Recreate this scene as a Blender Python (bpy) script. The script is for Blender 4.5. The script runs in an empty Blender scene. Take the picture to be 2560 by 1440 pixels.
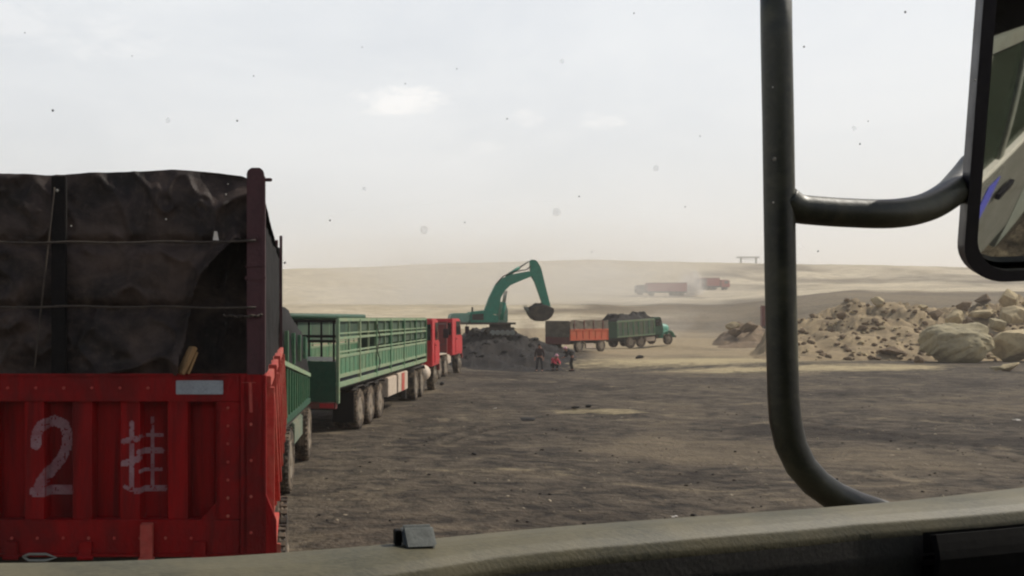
import bpy, bmesh, math, random
import numpy as np
from mathutils import Vector, Matrix
random.seed(7)
S = bpy.context.scene
COL = S.collection
F, CX, CY, H = 2400.0, 740.0, 795.0, 2.75      # focal length (in photo pixels), principal point, eye height
PI = math.pi
R = math.radians

def P(px, py, D):
    """A point D metres ahead of the camera, seen at (px, py) of the photograph."""
    return Vector(((px - CX) / F * D, D, H - (py - CY) / F * D))

# ------------------------------------------------------------------ noise (numpy)
def _h(ix, iy, seed):
    n = (ix * 374761393 + iy * 668265263 + seed * 974634777) & 0x7fffffff
    n = ((n ^ (n >> 13)) * 1274126177) & 0x7fffffff
    return ((n ^ (n >> 16)) & 0xffff) / 65535.0
def vnoise(x, y, seed=0):
    if not isinstance(x, np.ndarray): return _vs(x, y, seed)
    x = np.asarray(x, float); y = np.asarray(y, float)
    ix = np.floor(x).astype(np.int64); iy = np.floor(y).astype(np.int64)
    fx = x - ix; fy = y - iy
    fx = fx * fx * (3 - 2 * fx); fy = fy * fy * (3 - 2 * fy)
    a = _h(ix, iy, seed); b = _h(ix + 1, iy, seed); c = _h(ix, iy + 1, seed); d = _h(ix + 1, iy + 1, seed)
    return (a + (b - a) * fx) * (1 - fy) + (c + (d - c) * fx) * fy
def _hs(ix, iy, seed):
    n = (ix * 374761393 + iy * 668265263 + seed * 974634777) & 0x7fffffff
    n = ((n ^ (n >> 13)) * 1274126177) & 0x7fffffff
    return ((n ^ (n >> 16)) & 0xffff) / 65535.0
def _vs(x, y, seed):
    ix = math.floor(x); iy = math.floor(y); fx = x - ix; fy = y - iy
    fx = fx * fx * (3 - 2 * fx); fy = fy * fy * (3 - 2 * fy)
    a = _hs(ix, iy, seed); b = _hs(ix + 1, iy, seed); c = _hs(ix, iy + 1, seed); d = _hs(ix + 1, iy + 1, seed)
    return (a + (b - a) * fx) * (1 - fy) + (c + (d - c) * fx) * fy
def fbm(x, y, seed=0, o=4):
    if not isinstance(x, np.ndarray) and not isinstance(y, np.ndarray):
        s = t = 0.0; a = .5; k = 1
        for i in range(o):
            s += a * (_vs(x * k, y * k, seed + i * 17) - .5); t += a; a *= .5; k *= 2
        return s / t * 2
    s = 0; a = 0.5; t = 0
    for k in range(o):
        s = s + a * (vnoise(x * 2 ** k, y * 2 ** k, seed + k * 17) - 0.5); t += a; a *= 0.5
    return s / t * 2
def sstep(a, b, x):
    t = np.clip((x - a) / (b - a), 0, 1)
    return t * t * (3 - 2 * t)

# ------------------------------------------------------------------ materials
def lin(c):
    return tuple(((v / 255) / 12.92 if v / 255 <= 0.04045 else ((v / 255 + 0.055) / 1.055) ** 2.4) for v in c)
class NT:
    def __init__(s, nt): s.nt = nt
    def n(s, t, **kw):
        x = s.nt.nodes.new(t)
        for k, v in kw.items():
            if k[0] == '_': x.inputs[k[1:].replace('_', ' ')].default_value = v
            else: setattr(x, k, v)
        return x
    def l(s, a, b): s.nt.links.new(a, b)
    def noise(s, vec, scale, detail=4, rough=.55, dist=0):
        x = s.n('ShaderNodeTexNoise'); x.inputs['Scale'].default_value = scale
        x.inputs['Detail'].default_value = detail; x.inputs['Roughness'].default_value = rough
        x.inputs['Distortion'].default_value = dist
        if vec is not None: s.l(vec, x.inputs['Vector'])
        return x.outputs['Fac']
    def ramp(s, fac, a, b):
        x = s.n('ShaderNodeMapRange'); x.clamp = True; x.interpolation_type = 'SMOOTHSTEP'
        x.inputs['From Min'].default_value = a; x.inputs['From Max'].default_value = b
        s.l(fac, x.inputs['Value']); return x.outputs['Result']
    def mul(s, a, b, op='MULTIPLY'):
        x = s.n('ShaderNodeMath', operation=op)
        for i, v in enumerate((a, b)):
            if isinstance(v, (int, float)): x.inputs[i].default_value = v
            else: s.l(v, x.inputs[i])
        return x.outputs[0]
    def mix(s, fac, a, b):
        x = s.n('ShaderNodeMix', data_type='RGBA')
        for k, v in ((0, fac), (6, a), (7, b)):
            if isinstance(v, (int, float)): x.inputs[k].default_value = v
            elif isinstance(v, tuple): x.inputs[k].default_value = (*v[:3], 1)
            else: s.l(v, x.inputs[k])
        return x.outputs[2]
def newmat(name):
    m = bpy.data.materials.new(name); m.use_nodes = True
    nt = NT(m.node_tree); b = m.node_tree.nodes['Principled BSDF']
    return m, nt, b
def mat(name, col, rough=.6, dirt=(120, 104, 82), amt=.35, scale=3.0, metal=0.0, bump=.15, bscale=40, spec=.4, stretch=(1, 1, 1)):
    """Worn paint / cloth / rubber: a base colour with dust patches, fine grain and a bump."""
    m, t, b = newmat(name)
    tc = t.n('ShaderNodeTexCoord'); mp = t.n('ShaderNodeMapping'); mp.inputs['Scale'].default_value = stretch
    t.l(tc.outputs['Object'], mp.inputs['Vector']); v = mp.outputs['Vector']
    n1 = t.noise(v, scale, 6, .62, .6); n2 = t.noise(v, scale * 7, 4, .6)
    f = t.mul(t.ramp(n1, .36, .74), amt)
    f2 = t.mul(t.ramp(n2, .5, .8), amt * .6)
    base = lin(col)
    c1 = t.mix(t.ramp(n2, .25, .75), tuple(x * .8 for x in base), tuple(min(1, x * 1.15) for x in base))
    c2 = t.mix(f, c1, lin(dirt)); c3 = t.mix(f2, c2, tuple(x * .8 for x in lin(dirt)))
    t.l(c3, b.inputs['Base Color'])
    b.inputs['Metallic'].default_value = metal
    b.inputs['Specular IOR Level'].default_value = spec
    rr = t.n('ShaderNodeMapRange'); t.l(n1, rr.inputs['Value'])
    rr.inputs['To Min'].default_value = max(.05, rough - .15); rr.inputs['To Max'].default_value = min(1, rough + .2)
    t.l(rr.outputs['Result'], b.inputs['Roughness'])
    bp = t.n('ShaderNodeBump'); bp.inputs['Strength'].default_value = bump; bp.inputs['Distance'].default_value = .02
    t.l(t.noise(v, bscale, 5), bp.inputs['Height']); t.l(bp.outputs['Normal'], b.inputs['Normal'])
    return m
M = {}
M['red_shade'] = mat('faded_red_paint', (140, 7, 9), .6, (72, 22, 19), .8, 1.7, spec=.2, stretch=(1.6, 1.6, .7), bump=.3)
M['red_panel'] = mat('red_panel_paint', (148, 6, 8), .6, (58, 14, 12), .85, 1.5, stretch=(3.2, 1, .35), spec=.2, bump=.3)
M['red_post'] = mat('dark_red_post', (74, 38, 42), .6, (52, 40, 38), .4, 3)
M['red_dusty'] = mat('dusty_red_paint', (176, 60, 52), .6, (170, 130, 105), .5, 3)
M['white_paint'] = mat('worn_white_lettering', (152, 118, 122), .8, (122, 34, 38), .6, 8)
M['grey_plate'] = mat('grey_plate', (150, 156, 160), .5, (110, 104, 98), .3, 10)
M['tarp'] = mat('dark_tarpaulin', (35, 29, 26), .62, (112, 94, 84), .45, 2.6, bump=.6, bscale=11, spec=.22)  # paler brown patches paint in the sheen of the creases
M['tarp_dark'] = mat('black_tarpaulin', (20, 18, 17), .85, (42, 36, 32), .3, 3, bump=.4, bscale=12, spec=.2)
M['rope'] = mat('dark_rope', (60, 52, 46), .9, (90, 80, 66), .5, 20)
M['wood'] = mat('split_wood', (160, 126, 84), .8, (90, 66, 44), .6, 6, stretch=(6, 6, 1))
M['tyre'] = mat('dusty_rubber', (44, 40, 37), .9, (150, 132, 110), .75, 5, spec=.2)
M['rim'] = mat('dusty_rim', (120, 110, 96), .7, (150, 132, 108), .6, 8)
M['chassis'] = mat('black_chassis', (38, 36, 34), .8, (96, 84, 70), .4, 4)
M['green'] = mat('dusty_green_paint', (70, 116, 84), .65, (140, 136, 104), .45, 1.5)
M['green_rail'] = mat('pale_green_rail', (120, 144, 112), .65, (160, 150, 116), .5, 2)
M['green_mid'] = mat('mid_green_paint', (48, 98, 66), .65, (112, 116, 88), .35, 2)
M['green_dark'] = mat('dark_green_paint', (30, 74, 52), .6, (70, 80, 60), .3, 2)
M['green_sheet'] = mat('dark_green_sheet', (48, 72, 54), .8, (90, 92, 70), .4, 1.5)
M['cream'] = mat('dusty_cream_paint', (196, 180, 160), .7, (130, 100, 80), .4, 5)
M['cab_red'] = mat('cab_red_paint', (190, 34, 44), .4, (150, 90, 80), .3, 3)
M['cab_red_dark'] = mat('cab_maroon_paint', (112, 34, 34), .5, (130, 86, 70), .4, 3)
M['orange'] = mat('orange_red_paint', (186, 78, 44), .65, (160, 116, 80), .45, 2)
M['far_red'] = mat('faded_far_red', (150, 38, 28), .75, (150, 100, 76), .35, 1.2)
M['maroon'] = mat('dusty_maroon', (110, 50, 46), .75, (120, 96, 80), .45, 2)
M['brown_tarp'] = mat('brown_tarpaulin', (92, 84, 72), .85, (140, 124, 100), .4, 1.6, bump=.4, bscale=6)
M['teal'] = mat('teal_paint', (64, 142, 118), .5, (150, 150, 124), .3, 2)
M['exc_green'] = mat('excavator_green', (34, 132, 106), .45, (96, 130, 108), .35, .8)
M['exc_pale'] = mat('excavator_pale_green', (120, 160, 140), .5, (150, 150, 124), .35, 1.2)
M['exc_dark'] = mat('excavator_dark_steel', (58, 52, 46), .75, (110, 96, 78), .5, 1.5)
M['olive'] = mat('olive_grey_paint', (92, 108, 92), .7, (140, 128, 104), .5, 1.5)
M['coal'] = mat('coal', (26, 24, 23), .85, (60, 54, 48), .45, 1.2, bump=1.0, bscale=9, spec=.3)
M['coal_heap'] = mat('coal_dust', (20, 17, 16), .95, (56, 48, 40), .45, .8, bump=1.0, bscale=4, spec=.2)
M['dirt'] = mat('spoil_earth', (152, 134, 104), .95, (88, 76, 60), .7, .5, bump=1.0, bscale=4, spec=.1)
M['rock'] = mat('tan_rock', (186, 168, 130), .9, (112, 96, 76), .65, .7, bump=.8, bscale=3, spec=.2)
M['rock_grey'] = mat('grey_green_rock', (150, 140, 112), .9, (188, 170, 130), .6, .55, bump=.9, bscale=2.4, spec=.2)
M['rock_brown'] = mat('brown_rock', (120, 100, 76), .9, (70, 60, 48), .65, .8, bump=.8, bscale=3, spec=.2)
M['skin'] = mat('skin', (150, 104, 82), .6, (120, 80, 62), .2, 10)
M['cloth_dark'] = mat('dark_jacket', (52, 36, 36), .9, (74, 58, 52), .4, 8)
M['cloth_navy'] = mat('dark_trousers', (40, 40, 44), .9, (80, 72, 64), .4, 8)
M['cloth_black'] = mat('black_clothes', (34, 30, 30), .9, (66, 58, 52), .4, 8)
M['cloth_red'] = mat('red_jacket', (196, 40, 62), .8, (200, 130, 140), .3, 6)
M['cloth_pink'] = mat('pale_pink_cap', (226, 170, 180), .8, (200, 90, 100), .2, 8)
M['hair'] = mat('black_hair', (24, 20, 18), .7, (40, 34, 30), .3, 10)
M['iron'] = mat('painted_tube', (46, 46, 33), .42, (104, 100, 74), .5, 9, bump=.06, bscale=60, spec=.5)
M['black_plastic'] = mat('black_plastic', (30, 27, 34), .4, (60, 56, 52), .3, 12, bump=.05)
M['black_matt'] = mat('matt_black_plastic', (20, 19, 18), .8, (40, 38, 34), .3, 9, bump=.05, spec=.2)
M['dash_shaded'] = mat('shaded_lower_vinyl', (84, 81, 77), .45, (108, 104, 98), .4, 30, bump=.05, bscale=160, spec=.5)  # same vinyl as the top; front-face shade and glints put into its colour
M['door_paint'] = mat('cab_door_paint', (126, 124, 116), .3, (90, 84, 74), .3, 4, bump=.02)
M['blue_trim'] = mat('blue_stripe_paint', (96, 98, 190), .35, (120, 120, 150), .2, 8, bump=.02)
M['steel_grey'] = mat('grey_steel', (126, 130, 122), .6, (130, 120, 100), .4, 2)
M['grey_block'] = mat('grey_plastic', (108, 112, 108), .75, (92, 90, 84), .3, 30)
M['pale_stone'] = mat('pale_gravel', (150, 138, 116), .95, (110, 98, 80), .5, 4)
M['litter'] = mat('white_litter', (214, 208, 196), .8, (170, 150, 130), .2, 20)
def glassy(name, col, rough=.12):
    m, t, b = newmat(name); b.inputs['Base Color'].default_value = (*lin(col), 1)
    b.inputs['Roughness'].default_value = rough; b.inputs['Specular IOR Level'].default_value = .8
    tc = t.n('ShaderNodeTexCoord')
    t.l(t.mix(t.ramp(t.noise(tc.outputs['Object'], 4), .4, .7), lin(col), lin(tuple(min(255, c + 26) for c in col))), b.inputs['Base Color'])
    return m
M['glass'] = glassy('dark_glass', (26, 26, 25))
M['glass_green'] = glassy('pale_cab_glass', (124, 140, 124), .2)
m, t, b = newmat('mirror_glass'); b.inputs['Metallic'].default_value = 1; b.inputs['Roughness'].default_value = .03
tc = t.n('ShaderNodeTexCoord')
t.l(t.mix(t.ramp(t.noise(tc.outputs['Object'], 30), .5, .8), (.62, .64, .6), (.5, .5, .46)), b.inputs['Base Color']); M['mirror'] = m

def mat_fleck(name, col, opacity):
    m, t, b = newmat(name); b.inputs['Base Color'].default_value = (*lin(col), 1); b.inputs['Roughness'].default_value = 1
    tr = t.n('ShaderNodeBsdfTransparent'); mx = t.n('ShaderNodeMixShader'); mx.inputs[0].default_value = opacity
    out = m.node_tree.nodes['Material Output']
    t.l(tr.outputs[0], mx.inputs[1]); t.l(b.outputs[0], mx.inputs[2]); t.l(mx.outputs[0], out.inputs['Surface'])
    return m
M['fleck'] = mat_fleck('windscreen_dirt', (70, 64, 58), .6)
M['fleck_faint'] = mat_fleck('windscreen_smear', (120, 112, 106), .07)
M['fleck_light'] = mat_fleck('windscreen_speck', (235, 230, 220), .85)

# dashboard: grained, dusty vinyl
m, t, b = newmat('grained_dashboard'); tc = t.n('ShaderNodeTexCoord'); v = tc.outputs['Object']
mp = t.n('ShaderNodeMapping'); mp.inputs['Scale'].default_value = (1, 3.2, 1); mp.inputs['Rotation'].default_value = (0, 0, R(35)); t.l(v, mp.inputs['Vector'])
g = t.noise(mp.outputs['Vector'], 110, 5, .6, .5); g2 = t.noise(v, 7, 4, .6); g3 = t.noise(v, 220, 3)
c = t.mix(t.ramp(g, .3, .72), lin((68, 66, 52)), lin((96, 92, 72)))
c = t.mix(t.mul(t.ramp(g2, .38, .7), .6), c, lin((112, 104, 78)))
t.l(c, b.inputs['Base Color']); b.inputs['Roughness'].default_value = .62; b.inputs['Specular IOR Level'].default_value = .35
bp = t.n('ShaderNodeBump'); bp.inputs['Strength'].default_value = .35; bp.inputs['Distance'].default_value = .002
t.l(t.mul(t.mul(g, .7), t.mul(g3, .5), 'ADD'), bp.inputs['Height']); t.l(bp.outputs['Normal'], b.inputs['Normal']); M['dash'] = m

# ground: coal dust over tan earth; 'zone' holds where coal was tipped (r), sand was spread (g), tyres ran (b)
def ground_mat(name, near):
    m, t, b = newmat(name); tc = t.n('ShaderNodeTexCoord'); v = tc.outputs['Object']
    at = t.n('ShaderNodeAttribute', attribute_name='zone'); sp = t.n('ShaderNodeSeparateColor'); t.l(at.outputs['Color'], sp.inputs[0])
    mp = t.n('ShaderNodeMapping'); mp.inputs['Scale'].default_value = (.7, 1, 1); mp.inputs['Rotation'].default_value = (0, 0, R(-24)); t.l(v, mp.inputs['Vector'])
    w = mp.outputs['Vector']
    k = 1.0 if near else .12
    a = t.noise(w, .55 * k, 7, .68, 1.2); bb = t.noise(w, 2.6 * k, 6, .66, .5); cc = t.noise(v, 9 * k, 4, .6)
    coalc = t.mix(t.ramp(bb, .32, .68), lin((45, 41, 37)), lin((97, 87, 74)))
    big = t.noise(v, .16 * k, 5, .6, .8)
    coalc = t.mix(t.mul(t.ramp(big, .5, .34), .75), coalc, lin((44, 38, 33)))
    coalc = t.mix(t.mul(t.ramp(big, .5, .68), .6), coalc, lin((116, 103, 84)))
    coalc = t.mix(t.mul(t.ramp(a, .53, .72), .62), coalc, lin((136, 122, 100)))
    coalc = t.mix(t.mul(t.ramp(cc, .58, .74), .55), coalc, lin((38, 33, 29)))
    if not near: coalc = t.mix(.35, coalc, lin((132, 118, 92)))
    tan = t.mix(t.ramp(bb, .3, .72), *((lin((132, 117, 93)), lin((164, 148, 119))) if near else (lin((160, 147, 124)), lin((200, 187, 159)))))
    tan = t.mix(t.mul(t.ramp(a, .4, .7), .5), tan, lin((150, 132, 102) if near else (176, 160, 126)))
    edge = t.mul(t.mul(bb, .5), t.mul(a, .5), 'ADD')
    f = t.mul(sp.outputs[0], t.mul(t.mul(edge, .5, 'SUBTRACT'), 1.6), 'ADD')
    col = t.mix(t.ramp(f, .18, .8) if near else t.ramp(f, .2, .75), tan, coalc)
    g = t.mul(sp.outputs[1], t.mul(t.mul(edge, .5, 'SUBTRACT'), 2.2), 'ADD')
    col = t.mix(t.mul(t.ramp(g, .25, .9), .9), col, lin((176, 160, 124)))
    col = t.mix(t.mul(sp.outputs[2], .9), col, lin((44, 39, 34)))
    t.l(col, b.inputs['Base Color']); b.inputs['Roughness'].default_value = .95; b.inputs['Specular IOR Level'].default_value = .12
    bp = t.n('ShaderNodeBump'); bp.inputs['Strength'].default_value = .8; bp.inputs['Distance'].default_value = .2 if near else 1.2
    t.l(t.mul(t.mul(bb, .7), t.mul(cc, .45), 'ADD'), bp.inputs['Height']); t.l(bp.outputs['Normal'], b.inputs['Normal'])
    return m
M['ground'] = ground_mat('coal_yard_ground', True)
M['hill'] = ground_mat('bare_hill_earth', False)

# ------------------------------------------------------------------ mesh builder
class MB:
    def __init__(s): s.v = []; s.f = []
    def add(s, vs, fs):
        o = len(s.v); s.v += [tuple(x) for x in vs]; s.f += [tuple(i + o for i in f) for f in fs]; return s
    def box(s, c, d, rot=None, taper=1.0):
        c = Vector(c); x, y, z = (k / 2 for k in d)
        vs = [Vector((i * x * (taper if k > 0 else 1), j * y * (taper if k > 0 else 1), k * z)) for k in (-1, 1) for j in (-1, 1) for i in (-1, 1)]
        if rot is not None: vs = [rot @ q for q in vs]
        return s.add([q + c for q in vs], [(0, 2, 3, 1), (4, 5, 7, 6), (0, 1, 5, 4), (2, 6, 7, 3), (0, 4, 6, 2), (1, 3, 7, 5)])
    def b2(s, x0, x1, y0, y1, z0, z1):
        return s.box(((x0 + x1) / 2, (y0 + y1) / 2, (z0 + z1) / 2), (x1 - x0, y1 - y0, z1 - z0))
    def bar(s, a, b, w, h=None):
        """A square bar from a to b."""
        a = Vector(a); b = Vector(b); d = b - a; h = h or w
        up = Vector((0, 0, 1)) if abs(d.normalized().z) < .95 else Vector((0, 1, 0))
        sx = d.cross(up).normalized(); sz = sx.cross(d).normalized()
        vs = [p + sx * i * w / 2 + sz * k * h / 2 for p in (a, b) for k in (-1, 1) for i in (-1, 1)]
        return s.add(vs, [(0, 1, 3, 2), (4, 6, 7, 5), (0, 4, 5, 1), (2, 3, 7, 6), (0, 2, 6, 4), (1, 5, 7, 3)])
    def tube(s, path, r, n=12, cap=True):
        path = [Vector(p) for p in path]; rr = r if isinstance(r, (list, tuple)) else [r] * len(path)
        vs = []; pr = None
        for i, p in enumerate(path):
            d = (path[min(i + 1, len(path) - 1)] - path[max(i - 1, 0)]).normalized()
            if pr is None:
                up = Vector((0, 0, 1)) if abs(d.z) < .9 else Vector((0, 1, 0)); pr = d.cross(up).normalized()
            pr = (pr - d * pr.dot(d)).normalized(); q = d.cross(pr)
            vs += [p + (pr * math.cos(a) + q * math.sin(a)) * rr[i] for a in (2 * PI * k / n for k in range(n))]
        fs = [(i * n + k, i * n + (k + 1) % n, (i + 1) * n + (k + 1) % n, (i + 1) * n + k) for i in range(len(path) - 1) for k in range(n)]
        if cap: fs += [tuple(range(n))[::-1], tuple(range((len(path) - 1) * n, len(path) * n))]
        return s.add(vs, fs)
    def lathe(s, prof, c, axis='x', n=28):
        """prof = (radius, offset along the axis)."""
        c = Vector(c); vs = []
        for r, o in prof:
            for k in range(n):
                a = 2 * PI * k / n; q = (o, r * math.cos(a), r * math.sin(a))
                vs.append(c + Vector(q if axis == 'x' else ((q[1], o, q[2]) if axis == 'y' else (q[1], q[2], o))))
        m = len(prof)
        fs = [(i * n + k, i * n + (k + 1) % n, (i + 1) * n + (k + 1) % n, (i + 1) * n + k) for i in range(m - 1) for k in range(n)]
        if prof[0][0] > 0: fs.append(tuple(range(n))[::-1])
        if prof[-1][0] > 0: fs.append(tuple(range((m - 1) * n, m * n)))
        return s.add(vs, fs)
    def prism(s, poly, a, b, axes='yz'):
        """A 2-D outline extruded along the remaining axis from a to b."""
        def q(p, t): return {'yz': (t, p[0], p[1]), 'xz': (p[0], t, p[1]), 'xy': (p[0], p[1], t)}[axes]
        n = len(poly)
        return s.add([q(p, a) for p in poly] + [q(p, b) for p in poly],
                     [tuple(range(n))[::-1], tuple(range(n, 2 * n))] + [(i, (i + 1) % n, n + (i + 1) % n, n + i) for i in range(n)])
    def grid(s, fn, nu, nv, keep=None):
        vs = [fn(i / nu, j / nv) for j in range(nv + 1) for i in range(nu + 1)]
        fs = [(j * (nu + 1) + i, j * (nu + 1) + i + 1, (j + 1) * (nu + 1) + i + 1, (j + 1) * (nu + 1) + i)
              for j in range(nv) for i in range(nu) if keep is None or keep((i + .5) / nu, (j + .5) / nv)]
        return s.add(vs, fs)
    def build(s, name, material, parent=None, smooth=False, bev=0, solid=0, sub=0, angle=None):
        me = bpy.data.meshes.new(name); me.from_pydata(s.v, [], s.f); me.validate()
        bm = bmesh.new(); bm.from_mesh(me)
        loose = [x for x in bm.verts if not x.link_faces]
        if loose: bmesh.ops.delete(bm, geom=loose, context='VERTS')
        bmesh.ops.recalc_face_normals(bm, faces=bm.faces)
        if bev: bmesh.ops.bevel(bm, geom=[e for e in bm.edges if len(e.link_faces) == 2 and e.calc_face_angle(0) > .5], offset=bev, segments=2, affect='EDGES', clamp_overlap=True)
        bm.to_mesh(me); bm.free()
        if smooth: me.shade_smooth()
        if angle: 
            me.shade_smooth(); me.set_sharp_from_angle(angle=R(angle))
        me.materials.append(material)
        o = bpy.data.objects.new(name, me); COL.objects.link(o)
        if parent is not None: o.parent = parent
        if solid:
            md = o.modifiers.new('thickness', 'SOLIDIFY'); md.thickness = solid; md.offset = 0
        if sub:
            md = o.modifiers.new('smooth', 'SUBSURF'); md.levels = md.render_levels = sub
        return o
def tag(o, label, cat, group=None, kind=None):
    if label: o['label'] = label
    if cat: o['category'] = cat
    if group: o['group'] = group
    if kind: o['kind'] = kind
    return o
def thing(name, label, cat, loc=(0, 0, 0), yaw=0, group=None):
    o = bpy.data.objects.new(name, None); COL.objects.link(o); o.empty_display_size = .3
    o.location = loc; o.rotation_euler = (0, 0, yaw)
    return tag(o, label, cat, group)
def dup(o, parent=None, loc=None):
    c = o.copy(); COL.objects.link(c); c.parent = parent
    if loc is not None: c.location = loc
    for ch in list(o.children): dup(ch, c)
    return c

# ------------------------------------------------------------------ wheels (part wheel > sub-part rim)
_W = {}
def wheel(parent, x, y, side=1, r=.51, w=.28, deep=True, tyre='tyre', z=None):
    """A tyre with its rim, outer face towards side*x."""
    key = (round(r, 3), round(w, 3), deep, tyre, side)
    if key not in _W:
        t = MB()
        pr = [(r * .56, -w / 2 + .02), (r * .7, -w / 2), (r * .9, -w / 2 + .005), (r * .97, -w / 2 + .035), (r, -w * .28), (r * .985, -w * .26), (r * .985, -w * .2), (r, -w * .18), (r, -w * .03),
              (r * .982, -w * .015), (r * .982, w * .015), (r, w * .03), (r, w * .18), (r * .985, w * .2), (r * .985, w * .26), (r, w * .28), (r * .97, w / 2 - .035), (r * .9, w / 2 - .005), (r * .7, w / 2), (r * .56, w / 2 - .02)]
        t.lathe(pr, (0, 0, 0), 'x', 32)
        for k in range(32):
            a = 2 * PI * k / 32; rot = Matrix.Rotation(a, 3, 'X')
            for sx in (-1, 1):
                t.box(rot @ Vector((sx * w * .36, 0, r * .985)), (w * .22, r * .1, .02), rot)
        T = t.build('wheel', M[tyre], None, angle=35)
        q = MB(); d = -.13 if deep else .02
        q.lathe([(r * .57, side * (w / 2 - .015)), (r * .53, side * (w / 2 - .005)), (r * .5, side * (w / 2 - .03)), (r * .46, side * (w / 2 + d)), (r * .2, side * (w / 2 + d + .02)),
                 (r * .19, side * (w / 2 + d + (.12 if deep else .05))), (r * .1, side * (w / 2 + d + (.14 if deep else .06))), (0, side * (w / 2 + d + (.14 if deep else .06)))], (0, 0, 0), 'x', 24)
        for k in range(8):
            a = 2 * PI * k / 8
            q.lathe([(.02, side * (w / 2 + d)), (.02, side * (w / 2 + d + .05)), (0, side * (w / 2 + d + .05))], (0, math.cos(a) * r * .3, math.sin(a) * r * .3), 'x', 6)
        q.build('rim', M['rim'], T, angle=35)
        _W[key] = T; o = T
    else:
        o = dup(_W[key])
    o.parent = parent; o.location = (x, y, r if z is None else z)
    o.rotation_euler = (random.uniform(0, 6), 0, 0)
    return o
# exposure and light levels
SUN_E, SKY_S, EXPO = 4.2, .10, 0.0
SKY_HAZE, SKY_CLOUD = (9.9, 10.3, 10.65), (11.6, 11.6, 11.6)
HAZE = .0008
MIR_A, MIR_T = 15.0, 16.5
# ================================================================== camera, light, sky
cam = bpy.data.cameras.new('camera'); co = bpy.data.objects.new('camera', cam); COL.objects.link(co)
co.location = (0, 0, H); co.rotation_euler = (PI / 2, 0, 0)
cam.sensor_width = 36; cam.lens = 36 * F / 2560; cam.shift_x = (1280 - CX) / 2560; cam.shift_y = (CY - 720) / 2560
cam.clip_start = .05; cam.clip_end = 9000
S.camera = co
SUN_AZ, SUN_EL = R(72), R(46)          # azimuth measured from straight ahead towards the right
sd = Vector((math.sin(SUN_AZ) * math.cos(SUN_EL), math.cos(SUN_AZ) * math.cos(SUN_EL), math.sin(SUN_EL)))
sun = bpy.data.lights.new('sun', 'SUN'); sun.energy = SUN_E; sun.angle = R(.6); sun.color = (1, .94, .84)
so = bpy.data.objects.new('sun', sun); COL.objects.link(so); so.rotation_euler = sd.to_track_quat('Z', 'Y').to_euler()
W = bpy.data.worlds.new('World'); S.world = W; W.use_nodes = True
wt = NT(W.node_tree); bg = W.node_tree.nodes['Background']
sky = wt.n('ShaderNodeTexSky', sky_type='NISHITA', sun_disc=False, sun_elevation=SUN_EL, sun_rotation=SUN_AZ, air_density=1.0, dust_density=1.6, ozone_density=1.5)
tc = wt.n('ShaderNodeTexCoord')
mp = wt.n('ShaderNodeMapping'); mp.inputs['Scale'].default_value = (1, 1, 2.6); wt.l(tc.outputs['Generated'], mp.inputs['Vector'])
veil = wt.ramp(wt.noise(mp.outputs['Vector'], 3.2, 6, .6, .4), .3, .75)
pn = wt.noise(mp.outputs['Vector'], 15.0, 7, .66, .3)
sx = wt.n('ShaderNodeSeparateXYZ'); wt.l(tc.outputs['Generated'], sx.inputs[0])
az = wt.mul(sx.outputs['X'], sx.outputs['Y'], 'ARCTAN2'); el = wt.mul(sx.outputs['Z'], 1.0, 'ARCSINE')
puff = None
for px, py, w, h, k in ((995, 248, 150, 46, 1), (1490, 312, 90, 34, .6), (1325, 296, 60, 30, .45), (1215, 372, 70, 26, .35), (250, 95, 260, 60, .3), (60, 60, 120, 60, .3)):
    q = P(px, py, 1) - Vector((0, 0, H)); a0 = math.atan2(q.x, q.y); e0 = math.asin(q.z / q.length)
    dx = wt.mul(wt.mul(az, a0, 'SUBTRACT'), F / w); dy = wt.mul(wt.mul(el, e0, 'SUBTRACT'), F / h)
    r2 = wt.mul(wt.mul(dx, dx), wt.mul(dy, dy), 'ADD')
    m_ = wt.mul(wt.ramp(wt.mul(wt.mul(pn, 4.2), r2, 'SUBTRACT'), 1.35, 2.5), k)
    puff = m_ if puff is None else wt.mul(puff, m_, 'MAXIMUM')
low = wt.mul(1.0, wt.ramp(sx.outputs['Z'], .3, .5), 'SUBTRACT')      # the dusty veil is thickest near the horizon
base = wt.mix(wt.mul(low, wt.mul(wt.mul(veil, .16), .74, 'ADD')), sky.outputs['Color'], SKY_HAZE)
base = wt.mix(wt.mul(puff, .8), base, SKY_CLOUD)
wt.l(base, bg.inputs['Color']); bg.inputs['Strength'].default_value = SKY_S
S.view_settings.view_transform = 'Standard'; S.view_settings.look = 'None'; S.view_settings.exposure = EXPO; S.view_settings.gamma = 1
S.cycles.use_denoising = True; S.cycles.max_bounces = 8; S.cycles.volume_bounces = 1; S.cycles.filter_width = 2.2
S.cycles.use_adaptive_sampling = True; S.cycles.adaptive_threshold = .02

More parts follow.
